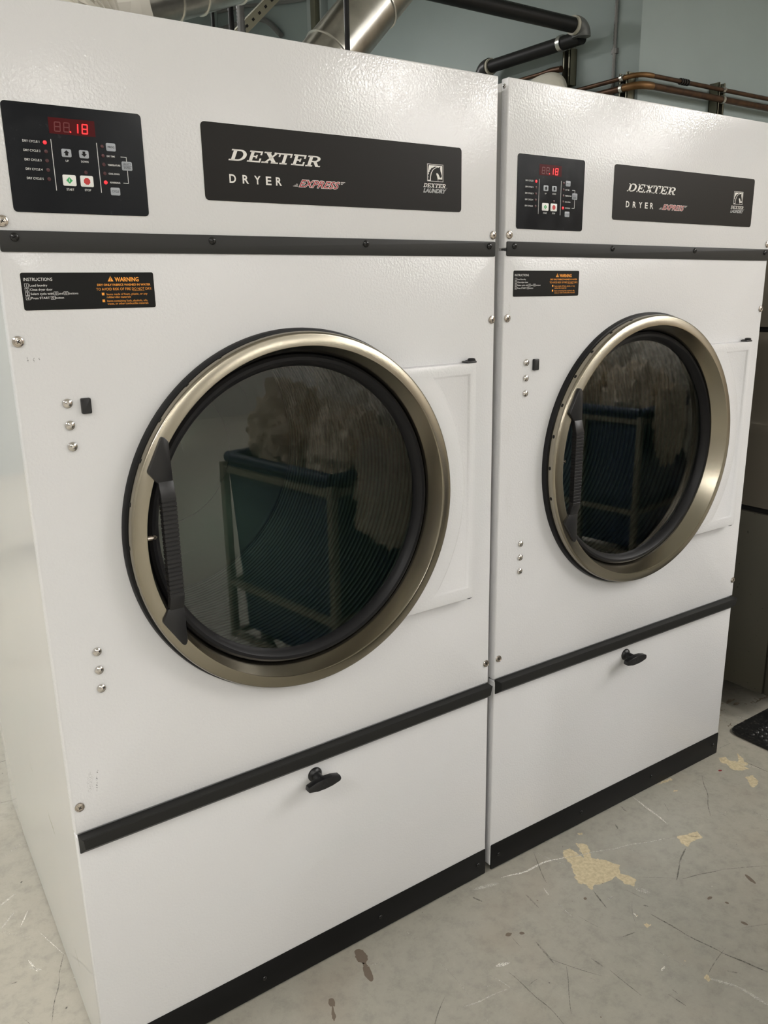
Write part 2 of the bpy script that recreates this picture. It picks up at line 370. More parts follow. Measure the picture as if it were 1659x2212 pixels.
# ------------------------------------------------------------------ mesh helpers
class MB:
    """collects shapes and links them as ONE mesh object"""
    def __init__(self):
        self.v = []; self.f = []; self.mi = []; self.cur = 0
    def m(self, i):
        self.cur = i
        return self
    def add(self, vs, fs):
        o = len(self.v)
        self.v += [tuple(p) for p in vs]
        for f in fs:
            self.f.append([i + o for i in f]); self.mi.append(self.cur)
        return self
    def bmesh_in(self, bm, M4=None):
        bm.verts.ensure_lookup_table()
        for i, v in enumerate(bm.verts):
            v.index = i
        return self.add([(M4 @ v.co if M4 else v.co) for v in bm.verts], [[v.index for v in f.verts] for f in bm.faces])
    def box(self, x0, x1, y0, y1, z0, z1, bev=0, seg=2, M4=None):
        bm = bmesh.new()
        bmesh.ops.create_cube(bm, size=1)
        for v in bm.verts:
            v.co = Vector(((x0 + x1) / 2 + v.co.x * (x1 - x0), (y0 + y1) / 2 + v.co.y * (y1 - y0), (z0 + z1) / 2 + v.co.z * (z1 - z0)))
        if bev:
            bmesh.ops.bevel(bm, geom=bm.edges[:], offset=bev, segments=seg, profile=.5, affect='EDGES')
        bmesh.ops.recalc_face_normals(bm, faces=bm.faces)
        self.bmesh_in(bm, M4); bm.free()
        return self
    def prism(self, pts, a, b, axis='y', bev=0, M4=None):
        """polygon pts in the plane across the axis, between a and b"""
        bm = bmesh.new()
        def P(p, t):
            return {'y': (p[0], t, p[1]), 'x': (t, p[0], p[1]), 'z': (p[0], p[1], t)}[axis]
        v0 = [bm.verts.new(P(p, a)) for p in pts]; v1 = [bm.verts.new(P(p, b)) for p in pts]
        n = len(pts)
        bm.faces.new(v0); bm.faces.new(v1[::-1])
        for i in range(n):
            bm.faces.new((v0[i], v0[(i + 1) % n], v1[(i + 1) % n], v1[i]))
        if bev:
            bmesh.ops.bevel(bm, geom=bm.edges[:], offset=bev, segments=2, profile=.5, affect='EDGES')
        bmesh.ops.recalc_face_normals(bm, faces=bm.faces)
        self.bmesh_in(bm, M4); bm.free()
        return self
    def rrect(self, x0, x1, z0, z1, r, y0, y1, bev=0):
        """rounded rectangle in x and z with thickness along y"""
        pts = []
        for cx, cz, a0 in ((x1 - r, z1 - r, 0), (x0 + r, z1 - r, 90), (x0 + r, z0 + r, 180), (x1 - r, z0 + r, 270)):
            for k in range(5):
                a = math.radians(a0 + k * 22.5)
                pts.append((cx + r * math.cos(a), cz + r * math.sin(a)))
        return self.prism(pts, y0, y1, 'y', bev)
    def lathe(self, prof, c=(0, 0, 0), axis='y', n=48, cap0=False, cap1=False, a0=0, a1=2 * PI):
        """prof: (radius, height along the axis)"""
        full = abs(a1 - a0 - 2 * PI) < 1e-6
        k = n if full else n + 1
        vs = []
        for r, t in prof:
            for i in range(k):
                a = a0 + (a1 - a0) * i / n
                u, w = r * math.cos(a), r * math.sin(a)
                p = {'y': (u, t, w), 'z': (u, w, t), 'x': (t, u, w)}[axis]
                vs.append((c[0] + p[0], c[1] + p[1], c[2] + p[2]))
        fs = []
        for j in range(len(prof) - 1):
            for i in range(n):
                i2 = (i + 1) % k
                fs.append((j * k + i, j * k + i2, (j + 1) * k + i2, (j + 1) * k + i))
        if cap0: fs.append(list(range(k)))
        if cap1: fs.append([(len(prof) - 1) * k + i for i in range(k)][::-1])
        return self.add(vs, fs)
    def tube(self, path, r, n=16, caps=True, closed=False):
        """round tube along a path; r a number or one per point"""
        P = [Vector(p) for p in path]
        R = r if isinstance(r, (list, tuple)) else [r] * len(P)
        vs = []; fs = []
        up = None
        for i, p in enumerate(P):
            d = (P[min(i + 1, len(P) - 1)] - P[max(i - 1, 0)]).normalized()
            if up is None:
                up = Vector((0, 0, 1)) if abs(d.z) < .9 else Vector((0, 1, 0))
            up = (up - d * up.dot(d)).normalized()
            s = d.cross(up)
            for k in range(n):
                a = 2 * PI * k / n
                vs.append(p + (up * math.cos(a) + s * math.sin(a)) * R[i])
        for i in range(len(P) - 1):
            for k in range(n):
                k2 = (k + 1) % n
                fs.append((i * n + k, i * n + k2, (i + 1) * n + k2, (i + 1) * n + k))
        if caps:
            fs.append(list(range(n))[::-1]); fs.append([(len(P) - 1) * n + k for k in range(n)])
        return self.add(vs, fs)
    def flat(self, pts, y):
        """flat polygon in x and z at depth y, facing -y"""
        ar = sum(pts[i][0] * pts[(i + 1) % len(pts)][1] - pts[(i + 1) % len(pts)][0] * pts[i][1] for i in range(len(pts)))
        if ar < 0: pts = pts[::-1]
        return self.add([(p[0], y, p[1]) for p in pts], [list(range(len(pts)))])
    def line(self, pts, w, y):
        for (ax, az), (bx, bz) in zip(pts[:-1], pts[1:]):
            d = Vector((bx - ax, bz - az)).normalized(); nx, nz = -d.y * w / 2, d.x * w / 2; ex, ez = d.x * w / 2, d.y * w / 2
            self.flat([(ax - ex - nx, az - ez - nz), (bx + ex - nx, bz + ez - nz), (bx + ex + nx, bz + ez + nz), (ax - ex + nx, az - ez + nz)], y)
        return self
    def text(self, s, x0, x1, z0, h, y, shear=0, fat=0):
        """lettering on the plane y: baseline z0, capital height h, from x0 to x1"""
        vs, fs = text_mesh(s, fat)
        xs = [v[0] for v in vs]
        k = (x1 - x0) / (max(xs) - min(xs)); mn = min(xs)
        return self.add([(x0 + (v[0] - mn) * k + shear * v[1] / CAP * h, y, z0 + v[1] / CAP * h) for v in vs], fs)
    def build(self, name, mats, parent=None, origin=(0, 0, 0), smooth=30, flip=False, recalc=False):
        if not isinstance(mats, (list, tuple)):
            mats = [mats]
        me = bpy.data.meshes.new(name)
        ox, oy, oz = origin
        me.from_pydata([(a - ox, b - oy, c - oz) for a, b, c in self.v], [], self.f)
        for mm in mats:
            me.materials.append(M[mm])
        for p, i in zip(me.polygons, self.mi):
            p.material_index = i
            p.use_smooth = bool(smooth)
        me.update()
        if flip:
            me.flip_normals()
        if recalc:
            bm = bmesh.new(); bm.from_mesh(me)
            bmesh.ops.recalc_face_normals(bm, faces=bm.faces)
            bm.to_mesh(me); bm.free()
        if smooth:
            me.set_sharp_from_angle(angle=math.radians(smooth))
        ob = bpy.data.objects.new(name, me)
        COL.objects.link(ob)
        ob.location = origin
        if parent:
            ob.parent = parent
        return ob

_TC = {}
def text_mesh(s, fat=0):
    if (s, fat) in _TC:
        return _TC[(s, fat)]
    cu = bpy.data.curves.new('lettering_source', 'FONT')
    cu.body = s
    cu.size = 1
    cu.offset = fat
    cu.resolution_u = 3
    ob = bpy.data.objects.new('lettering_source', cu)
    COL.objects.link(ob)
    bpy.context.view_layer.update()
    dg = bpy.context.evaluated_depsgraph_get()
    me = bpy.data.meshes.new_from_object(ob.evaluated_get(dg))
    r = ([(v.co.x, v.co.y) for v in me.vertices], [list(p.vertices) for p in me.polygons])
    bpy.data.objects.remove(ob); bpy.data.curves.remove(cu); bpy.data.meshes.remove(me)
    _TC[(s, fat)] = r
    return r
CAP = 1.0
CAP = max(v[1] for v in text_mesh('H')[0])

def tag(o, label=None, cat=None, group=None, kind=None):
    for k, v in (('label', label), ('category', cat), ('group', group), ('kind', kind)):
        if v: o[k] = v
    return o

def thing(name, label, cat, loc=(0, 0, 0), rot=(0, 0, 0), group=None):
    o = bpy.data.objects.new(name, None)
    o.empty_display_size = .1
    COL.objects.link(o)
    o.location = loc; o.rotation_euler = rot
    return tag(o, label, cat, group)

def copy_tree(o, parent=None):
    c = o.copy(); COL.objects.link(c)
    if parent: c.parent = parent
    for ch in list(o.children):
        copy_tree(ch, c)
    return c

# ------------------------------------------------------------------ the room
X0, X1, Y0, Y1, ZC = ROOM
def struct(o):
    o['kind'] = 'structure'
    return o
f = MB(); f.add([(X0, Y0, 0), (X1, Y0, 0), (X1, Y1, 0), (X0, Y1, 0)], [(0, 1, 2, 3)])
FM = {'chip': 1, 'concrete': 2, 'brown': 3, 'red': 4, 'white': 5, 'whitef': 6, 'dark': 7, 'darkf': 8}
from mathutils import noise as mnoise
for q, (k, poly) in enumerate(WORN):
    ring = []
    for i, (x, y) in enumerate(poly):
        x2, y2 = poly[(i + 1) % len(poly)]
        L = math.hypot(x2 - x, y2 - y); nn = max(2, int(L / .0022))
        for j in range(nn):
            px, py = x + (x2 - x) * j / nn, y + (y2 - y) * j / nn
            e = .004 if k == 'chip' else .02
            ring.append((px + e * mnoise.fractal(Vector((px * 90, py * 90, 1)), .7, 2.0, 5), py + e * mnoise.fractal(Vector((px * 90, py * 90, 9)), .7, 2.0, 5), .0003 if k == 'chip' else .0001))
    from mathutils.geometry import tessellate_polygon
    f.m(FM[k]); f.add(ring, [tuple(t_) for t_ in tessellate_polygon([[Vector((p[0], p[1], 0)) for p in ring]])])
for q, (k, x, y, rx, ry, a, s) in enumerate(MARKS):
    # worn places of the paint: irregular outlines a hair above the paint film
    if k in ('white', 'dark') and s < .55: k += 'f'
    f.m(FM[k]); n = 90 if k in ('chip', 'concrete', 'brown') else 36
    ca, sa = math.cos(a), math.sin(a)
    z = {'chip': .0003, 'concrete': .0002, 'brown': .0003, 'red': .0006, 'white': .0004, 'whitef': .0004, 'dark': .0005, 'darkf': .0005}[k]
    if k[:5] == 'white' or k[:4] == 'dark':
        L = rx; NL = 16; up_ = []; dn = []
        for i in range(NL + 1):
            t = -1 + 2 * i / NL
            wv = mnoise.noise(Vector((t * L * 14 + q * 7.3, q * 1.7, 0))) * min(.010, L * .09)
            hw = ry * .8 * (1 - abs(t) ** 3) * (.75 + .5 * mnoise.noise(Vector((t * L * 60, q, 3)))) + .0003
            up_.append((t * L, wv + hw)); dn.append((t * L, wv - hw))
        for i in range(NL):
            loc = [up_[i], dn[i], dn[i + 1], up_[i + 1]]
            f.add([(x + ca * u - sa * v, y + sa * u + ca * v, z) for u, v in loc], [(0, 1, 2, 3)])
        continue
    ring = []
    for i in range(n):
        t = 2 * PI * i / n; u, v = rx * math.cos(t), ry * math.sin(t)
        X, Y = x + ca * u - sa * v, y + sa * u + ca * v
        d = mnoise.fractal(Vector((X * 26, Y * 26, q * .01)), .8, 2.0, 4) * min(.55, .009 / max(min(rx, ry), .004)) + mnoise.noise(Vector((X * 160, Y * 160, 5))) * .12
        r_ = 1 + d
        ring.append((x + ca * u * r_ - sa * v * r_, y + sa * u * r_ + ca * v * r_, z))
    f.add(ring + [(x, y, z)], [(i, (i + 1) % n, n) for i in range(n)])
rr = random.Random(11)
for i in range(520):
    # fine wear: hairline scratches and specks scattered over the paint
    x, y = rr.uniform(-1.2, 2.6), rr.uniform(-1.0, 1.5)
    a = rr.choice((.35, 1.9, -.6, rr.uniform(0, 3.1))) + rr.gauss(0, .25)
    ca, sa = math.cos(a), math.sin(a)
    if i % 5 < 3:
        L = rr.uniform(.012, .075); w = rr.uniform(.0004, .0011); bend_ = rr.uniform(-.12, .12)
        f.m(rr.choice((6, 6, 8, 8, 5, 7)))
        z = .0006 + (i % 7) * .00001
        for j in range(6):
            t0, t1 = -1 + j / 3, -1 + (j + 1) / 3
            q4 = [(t0 * L, bend_ * L * t0 * t0 + w * (1 - t0 * t0)), (t0 * L, bend_ * L * t0 * t0 - w * (1 - t0 * t0)), (t1 * L, bend_ * L * t1 * t1 - w * (1 - t1 * t1)), (t1 * L, bend_ * L * t1 * t1 + w * (1 - t1 * t1))]
            f.add([(x + ca * u - sa * v, y + sa * u + ca * v, z) for u, v in q4], [(0, 1, 2, 3)])
    else:
        r_ = rr.uniform(.0007, .0022)
        f.m(rr.choice((1, 3, 7, 7, 5)))
        f.add([(x + r_ * rr.uniform(.5, 1.3) * math.cos(k_ * PI / 4), y + r_ * rr.uniform(.5, 1.3) * math.sin(k_ * PI / 4), .0007) for k_ in range(8)], [tuple(range(8))])
fo = f.build('floor', ['floor', 'chip', 'concrete', 'brownmark', 'redmark', 'whitescuff', 'whitefaint', 'darkscuff', 'darkfaint'], smooth=0); fo.location.z = FLOOR_Z; struct(fo)
struct(MB().box(X0 - .1, X1 + .1, Y0 - .1, Y1 + .1, ZC, ZC + .1).build('ceiling', 'ceiling'))
struct(MB().box(X0 - .1, X0, Y0, Y1, FLOOR_Z, ZC).build('wall_left', 'wallfront'))
struct(MB().box(X0, X1, Y0 - .1, Y0, FLOOR_Z, ZC).build('wall_front', 'wallfront'))
struct(MB().box(X1, X1 + .1, Y0, Y1, FLOOR_Z, ZC).build('wall_right', 'boards'))
struct(MB().box(X0, 3.25, Y1, Y1 + .1, FLOOR_Z, ZC).build('wall_back', 'wall'))
# the stepped-forward wall: its side runs back from the corner, its face looks towards the machines
struct(MB().box(3.25, X1, 1.5, Y1, FLOOR_Z, ZC, .006).build('wall_corner', 'wall'))

for i, (x, y, ln, turn) in enumerate(FIXTURES_AND_FILL):
    t = thing('ceiling_and_fill_light', 'unseen strip light over the laundry floor, in a set partly added as fill', 'ceiling light', (x, y, LIGHT_Z), (0, 0, math.radians(turn)), group='hanging strip lights')
    MB().box(-.16, .16, -ln / 2 - .03, ln / 2 + .03, .012, .08, .008).build('housing', 'fixture', t)
    MB().box(-.13, .13, -ln / 2, ln / 2, 0, .0115).build('diffuser', 'diffuser', t)
    for sy in (-ln / 2 + .1, ln / 2 - .1):
        MB().tube([(0, sy, .08), (0, sy, ZC - LIGHT_Z)], .004, 6).build('hanging_rod', 'zinc', t)

# ------------------------------------------------------------------ the dryer
W, HT = .978, 1.8833
CX, CZ = .4866, 1.0575

def screw_cup(mb, x, z, y=0):
    """cross-head screw in a raised finishing washer (materials 0 metal, 1 dark)"""
    mb.m(0).lathe([(.0086, y), (.0086, y - .0015), (.0078, y - .0028), (.0062, y - .0034), (.0056, y - .0024), (.0054, y - .0024), (.004, y - .0031), (.0001, y - .0034)], (x, 0, z), 'y', 20)
    for a in (PI / 4 + .2, -PI / 4 + .2):
        c, s = math.cos(a), math.sin(a); w = .0006; l = .003
        mb.m(1).flat([(x + c * l - s * w, z + s * l + c * w), (x + c * l + s * w, z + s * l - c * w), (x - c * l + s * w, z - s * l - c * w), (x - c * l - s * w, z - s * l + c * w)], y - .0036)
    return mb

def dome(mb, x, z, y, r, h, n=16):
    mb.m(0).lathe([(r, y), (r * .97, y - h * .35), (r * .8, y - h * .7), (r * .5, y - h * .92), (.0001, y - h)], (x, 0, z), 'y', n)
    return mb

def cross(mb, x, z, y, l=.003, w=.0006, a0=.5):
    for a in (a0, a0 + PI / 2):
        c, s = math.cos(a), math.sin(a)
        mb.m(1).flat([(x + c * l - s * w, z + s * l + c * w), (x + c * l + s * w, z + s * l - c * w), (x - c * l + s * w, z - s * l - c * w), (x - c * l - s * w, z - s * l + c * w)], y)

def slab_word(mb, word, spans, z0, h, shear, y):
    """heavy slanted slab-serif capitals"""
    def rect(a, b, c, d): return [(a, b), (c, b), (c, d), (a, d)]
    def bowl(cx, cz, rx, rz, ix, iz):
        out = []
        n = 12
        for i in range(n):
            a, b = -PI / 2 + PI * i / n, -PI / 2 + PI * (i + 1) / n
            out.append([(cx + rx * math.cos(a), cz + rz * math.sin(a)), (cx + rx * math.cos(b), cz + rz * math.sin(b)), (cx + ix * math.cos(b), cz + iz * math.sin(b)), (cx + ix * math.cos(a), cz + iz * math.sin(a))])
        return out
    L = {
        'D': [rect(.13, 0, .34, 1), rect(0, .87, .52, 1), rect(0, 0, .52, .13)] + bowl(.5, .5, .48, .5, .27, .37),
        'E': [rect(.12, 0, .35, 1), rect(0, .87, .95, 1), rect(.82, .66, .95, .9), rect(.3, .44, .62, .56), rect(.54, .34, .65, .66), rect(0, 0, .98, .13), rect(.85, .1, .98, .36)],
        'X': [[(.06, 1), (.32, 1), (.92, 0), (.66, 0)], [(.72, 1), (.86, 1), (.28, 0), (.12, 0)], rect(0, .88, .42, 1), rect(.6, .88, .98, 1), rect(0, 0, .4, .12), rect(.56, 0, 1.0, .12)],
        'T': [rect(.38, 0, .62, 1), rect(0, .87, 1, 1), rect(0, .64, .12, .9), rect(.88, .64, 1, .9), rect(.22, 0, .78, .12)],
        'R': [rect(.12, 0, .34, 1), rect(0, .87, .5, 1), rect(0, 0, .46, .12), rect(.3, .42, .5, .54)] + bowl(.48, .71, .40, .29, .2, .17) + [[(.42, .5), (.66, .5), (.88, .06), (.66, .06)], rect(.68, 0, 1.0, .12)]}
    for ch, (a, b) in zip(word, spans):
        for poly in L[ch]:
            mb.flat([(a + px * (b - a) + shear * pz * h, z0 + pz * h) for px, pz in poly], y)
    return mb

def panel_with_hole(z0, z1, R, mats, name, parent):
    """front sheet with a round opening, a rounded edge and a folded flange"""
    mb = MB()
    n = 96
    angs = [2 * PI * i / n for i in range(n)] + [math.atan2(z - CZ, x - CX) % (2 * PI) for x in (0, W) for z in (z0, z1)]
    angs = sorted(set(round(a, 6) for a in angs))
    def edge(a, ins):
        c, s = math.cos(a), math.sin(a); t = 1e9
        if c > 1e-9: t = min(t, (W - ins - CX) / c)
        if c < -1e-9: t = min(t, (ins - CX) / c)
        if s > 1e-9: t = min(t, (z1 - ins - CZ) / s)
        if s < -1e-9: t = min(t, (z0 + ins - CZ) / s)
        return (CX + c * t, CZ + s * t)
    rings = []
    rings.append([(CX + R * math.cos(a), .03, CZ + R * math.sin(a)) for a in angs])
    rings.append([(CX + R * math.cos(a), .0, CZ + R * math.sin(a)) for a in angs])
    rad = .0035
    for ins, y in ((rad, 0), (rad * .55, rad * .11), (rad * .2, rad * .4), (0, rad), (0, .022)):
        rings.append([(edge(a, ins)[0], y, edge(a, ins)[1]) for a in angs])
    k = len(angs); vs = [p for r in rings for p in r]; fs = []
    for j in range(len(rings) - 1):
        for i in range(k):
            fs.append((j * k + i, j * k + (i + 1) % k, (j + 1) * k + (i + 1) % k, (j + 1) * k + i))
    mb.add(vs, fs)
    return mb.build(name, mats, parent, smooth=40, flip=True)

def build_dryer():
    t = thing('tumble_dryer', 'white industrial tumble dryer', 'dryer', group='twin white tumble dryers')
    # cabinet: narrows slightly to the back
    b = MB()
    tp = .036
    D0, D1 = .022, 1.08
    for x0a, x0b, x1a, x1b in (((.0015, tp, .0035, tp + .002)), ((W - .0035, W - tp - .002, W - .0015, W - tp))):
        b.add([(x0a, D0, 0), (x1a, D0, 0), (x1b, D1, 0), (x0b, D1, 0), (x0a, D0, 1.876), (x1a, D0, 1.876), (x1b, D1, 1.876), (x0b, D1, 1.876)],
              [(0, 1, 2, 3), (4, 7, 6, 5), (0, 4, 5, 1), (1, 5, 6, 2), (2, 6, 7, 3), (3, 7, 4, 0)])
    b.m(1).box(.0035, W - .0035, D0, .62, 1.862, 1.876)
    b.box(tp, W - tp, 1.07, 1.078, 0, 1.876)
    b.box(.004, W - .004, .03, .04, 0, .06)
    b.box(.02, W - .02, .03, .034, 1.548, 1.553)
    b.build('cabinet', ['side', 'white'], t, smooth=0, recalc=True)
    for x in (.06, W - .06):
        for y in (.08, 1.0):
            MB().lathe([(.012, .002), (.012, -.003), (.02, -.003), (.02, -.0055)], (x, y, 0), 'z', 16, True, True).build('levelling_foot', 'black', t)
    # front sheets
    up = MB().box(0, W, 0, .022, 1.5525, HT, .003, 3).build('upper_panel', 'white', t)
    fp = panel_with_hole(.5455, 1.5475, .335, 'white', 'front_panel', t)
    lp = MB().box(0, W, 0, .022, .012, .541, .003, 3).build('lower_panel', 'white', t)
    # side screw of the upper sheet
    mb = MB(); R4 = Matrix.Translation((-.0002, .012, 1.868)) @ Matrix.Rotation(-PI / 2, 4, 'Z')
    s0 = MB(); dome(s0, 0, 0, 0, .0045, .002); cross(s0, 0, 0, -.0021, .0028, .0006)
    mb.v = [tuple(R4 @ Vector(v)) for v in s0.v]; mb.f = s0.f; mb.mi = s0.mi
    mb.build('side_screw', ['chrome', 'hole'], t)
    # edge screws and bolts
    for x, z in ((.0119, 1.5794), (.9693, 1.5794), (.0119, 1.4067), (.9693, 1.4067), (.0119, .5985), (.9693, .5985)):
        screw_cup(MB(), x, z).build('panel_screw', ['nickel', 'hole'], t, origin=(x, 0, z))
    for z in (1.3079, 1.2731, 1.2386, .8808, .8464, .8117):
        mb = MB().lathe([(.0078, 0), (.0078, -.001), (.0072, -.003), (.0052, -.0045), (.0024, -.0052), (.002, -.0044), (.0001, -.0044)], (.0727, 0, z), 'y', 24)
        mb.build('button_bolt', ['chrome', 'hole'], t, origin=(.0727, 0, z))
    MB().rrect(.0929, .1083, 1.2895, 1.3145, .0022, .001, -.0065, .0012).build('strike_plug', 'black', t)

    # charcoal strip
    st = MB().rrect(.0045, .9745, 1.5365, 1.5665, .003, 0.0005, -.0028, .0006).build('trim_strip', 'strip', t)
    for x in (.0256, .3366, .6469, .9578):
        mb = MB(); dome(mb, x, 1.5572, -.0028, .0065, .0038); cross(mb, x, 1.5572, -.0068, .003, .0007)
        mb.build('strip_screw', ['blackscrew', 'hole'], st, origin=(x, -.003, 1.5572))
    # kick plate
    kp = MB().rrect(.0015, W - .0015, .0005, .0738, .003, .001, -.002, .0005).build('kick_plate', 'kick', t)
    for x in (.028, .34, .645, .952):
        mb = MB(); dome(mb, x, .037, -.002, .0055, .003); cross(mb, x, .037, -.0052, .003, .0007)
        mb.build('kick_screw', ['blackscrew', 'hole'], kp, origin=(x, -.002, .037))
    # ledge trim: flat top, front face sloping back to the sheet
    bm = MB()
    A = [(.002, .001, .5445), (.0045, -.019, .5440), (.0075, -.0195, .5415), (.009, -.018, .521), (.004, -.0015, .5065), (.002, .001, .5065)]
    B = [(W - .002, .001, .5445), (W - .003, -.019, .5440), (W - .004, -.0195, .5415), (W - .008, -.018, .521), (W - .004, -.0015, .5065), (W - .002, .001, .5065)]
    bm.add(A + B, [list(range(6))[::-1], [6 + i for i in range(6)]] + [(i, (i + 1) % 6, 6 + (i + 1) % 6, 6 + i) for i in range(6)])
    bm.build('ledge_trim', 'trim', t, smooth=0, recalc=True)
    # T latch of the lower panel
    kx, kz = .4886, .480
    mb = MB().lathe([(.0165, .0), (.0165, -.002), (.0155, -.004), (.011, -.008), (.0095, -.0085), (.0092, -.030)], (kx - .0015, 0, kz + .001), 'y', 28)
    ear = [(-.040, -.006), (-.038, .0035), (-.020, .0085), (0, .010), (.020, .0085), (.038, .0045), (.040, -.003), (.037, -.008), (.018, -.0115), (0, -.013), (-.018, -.0125), (-.037, -.009)]
    mb.prism([(kx + a, kz + b) for a, b in ear], -.026, -.041, 'y', .0015)
    mb.lathe([(.0055, -.041), (.0052, -.0416), (.0001, -.0416)], (kx, 0, kz), 'y', 20)
    mb.build('latch_knob', 'black', lp, origin=(kx, 0, kz))

    # ---- control panel
    y = -.0012
    cp = MB()
    cp.m(1).rrect(.0290, .2328, 1.5919, 1.7428, .0065, .0, -.0006)
    cp.m(0).rrect(.0297, .2323, 1.5925, 1.7422, .006, -.0003, y)
    cp = cp.build('control_panel', ['overlay', 'edge'], t)
    yd = y - .0003
    dp = MB().flat([(.0926, 1.7034), (.1597, 1.7034), (.1597, 1.7255), (.0926, 1.7255)], yd).build('display', 'display', cp, smooth=0)
    SEG = {'8': 'abcdefg', '1': 'bc'}
    def digit(mb, ch, x, z, w, h, sl=.08, th=.0016):
        g = .0005
        P = {'a': ((0, h), (w, h)), 'g': ((0, h / 2), (w, h / 2)), 'd': ((0, 0), (w, 0)), 'b': ((w, h), (w, h / 2)), 'c': ((w, h / 2), (w, 0)), 'f': ((0, h), (0, h / 2)), 'e': ((0, h / 2), (0, 0))}
        for sname in SEG[ch]:
            (ax, az), (bx, bz) = P[sname]
            d = Vector((bx - ax, bz - az)).normalized()
            ax += d.x * g * 1.6; az += d.y * g * 1.6; bx -= d.x * g * 1.6; bz -= d.y * g * 1.6
            mb.line([(x + ax + sl * az, z + az), (x + bx + sl * bz, z + bz)], th, yd - .0003)
    lit = MB(); digit(lit, '1', .1272, 1.7066, .0065, .0125); digit(lit, '8', .1402, 1.7068, .0075, .0125)
    lit.lathe([(.0011, yd - .0003), (.0001, yd - .0003)], (.1231, 0, 1.7074), 'y', 10)
    lit.build('lit_digits', 'digit', cp, smooth=0)
    gh = MB(); digit(gh, '8', .1003, 1.7070, .0080, .0125, th=.0014); digit(gh, '8', .1135, 1.7070, .0078, .0125, th=.0014)
    gh.build('unlit_digits', 'ghost', cp, smooth=0)
    LED = [(.0846, 1.6903, 1)] + [(.0847, z, 0) for z in (1.6779, 1.6653, 1.6527, 1.6401)] + [(.1679, z, 0) for z in (1.6911, 1.6778, 1.6654, 1.6528)] + [(.1681, 1.6399, 1), (.1394, 1.6523, 0)]
    for x, z, on in LED:
        MB().lathe([(.0027, yd + .0002), (.0024, yd - .0006), (.0001, yd - .0009)], (x, 0, z), 'y', 14).build('indicator_light', 'led_on' if on else 'led_dim', cp, origin=(x, yd, z))
    tx = MB()
    for i, z in enumerate((1.6892, 1.6766, 1.6639, 1.6512, 1.6385)):
        tx.text('DRY CYCLE %d' % (i + 1), .0535, .0769, z, .0029, yd, fat=.01)
    tx.text('UP', .1114, .1161, 1.6657, .0027, yd, fat=.01).text('DOWN', .1342, .1450, 1.6662, .0027, yd, fat=.01)
    tx.text('START', .1083, .1195, 1.6255, .0030, yd, fat=.01).text('STOP', .1352, .1446, 1.6259, .0030, yd, fat=.01)
    tx.text('DRY TIME', .1737, .1860, 1.6766, .0023, yd, fat=.015).text('TEMPERATURE', .1739, .1932, 1.6642, .0023, yd, fat=.015)
    tx.text('COOL DOWN', .1739, .1906, 1.6516, .0023, yd, fat=.015).text('REVERSING', .1751, .1905, 1.6390, .0023, yd, fat=.015)
    tx.line([(.0935, 1.695), (.0936, 1.6251)], .0009, yd).line([(.1600, 1.695), (.1601, 1.6251)], .0009, yd)
    tx.line([(.1952, 1.6780), (.2036, 1.6780), (.2036, 1.6722)], .0008, yd).line([(.2036, 1.6585), (.2036, 1.6404), (.1960, 1.6404)], .0008, yd)
    tx.build('panel_lettering', 'w_text', cp, smooth=0)
    yb = yd - .0004
    def button(x0, x1, z0, z1, mm, fn, mats):
        mb = MB().m(0).rrect(x0, x1, z0, z1, .002, yd + .0004, yb, .0002)
        fn(mb.m(1)); mb.build('button', [mm] + mats, cp, origin=((x0 + x1) / 2, yb, (z0 + z1) / 2))
    def arrow(cx, cz, sgn):
        return lambda mb: mb.flat([(cx - .0042, cz), (cx + .0042, cz), (cx, cz + .004 * sgn)], yb - .0003).flat([(cx - .002, cz - .0035 * sgn), (cx + .002, cz - .0035 * sgn), (cx + .002, cz + .0001 * sgn), (cx - .002, cz + .0001 * sgn)], yb - .0003)
    button(.1068, .1209, 1.6722, 1.6836, 'btn', arrow(.1139, 1.6778, 1), ['hole'])
    button(.1323, .1464, 1.6723, 1.6835, 'btn', arrow(.1394, 1.6782, -1), ['hole'])
    def start(mb):
        cx, cz = .1138, 1.6397
        mb.flat([(cx - .0048, cz), (cx, cz - .0048), (cx + .0048, cz), (cx, cz + .0048)], yb - .0003)
        mb.m(2).line([(cx, cz - .0016), (cx, cz + .0022)], .0007, yb - .0005)
    button(.1042, .1237, 1.6320, 1.6476, 'btnw', start, ['green', 'btnw'])
    button(.1300, .1494, 1.6320, 1.6478, 'btnw', lambda mb: mb.flat([(.1397 + .0051 * math.cos(PI / 8 + i * PI / 4), 1.6398 + .0051 * math.sin(PI / 8 + i * PI / 4)) for i in range(8)], yb - .0003), ['stopred'])
    button(.1739, .1884, 1.6852, 1.6966, 'btn', lambda mb: mb.text('PROG', .1762, .1862, 1.6895, .0028, yb - .0003), ['hole'])
    button(.1744, .1890, 1.6217, 1.6330, 'btn', lambda mb: mb.text('CYCLE', .1764, .1870, 1.6260, .0030, yb - .0003), ['hole'])
    button(.1955, .2116, 1.6588, 1.6718, 'btn', lambda mb: mb.text('SELECT', .1974, .2098, 1.6665, .0028, yb - .0003).text('ENTER', .1984, .2090, 1.6610, .0028, yb - .0003).line([(.1968, 1.6652), (.2104, 1.6652)], .0005, yb - .0003), ['hole'])

    # ---- name plate
    npl = MB().m(1).rrect(.3297, .8820, 1.6208, 1.7426, .0075, 0, -.0005)
    npl.m(0).rrect(.3303, .8814, 1.6214, 1.7420, .007, -.0003, -.0011)
    npl = npl.build('name_plate', ['plate', 'edge'], t)
    yp = -.0014
    mb = MB()
    slab_word(mb, 'DEXTER', [(.3758, .4062), (.4092, .4345), (.4362, .4680), (.4650, .4905), (.4935, .5195), (.5220, .5520)], 1.6857, .0180, .45, yp)
    mb.build('name_lettering', 'silver_text', npl, smooth=0)
    mb = MB()
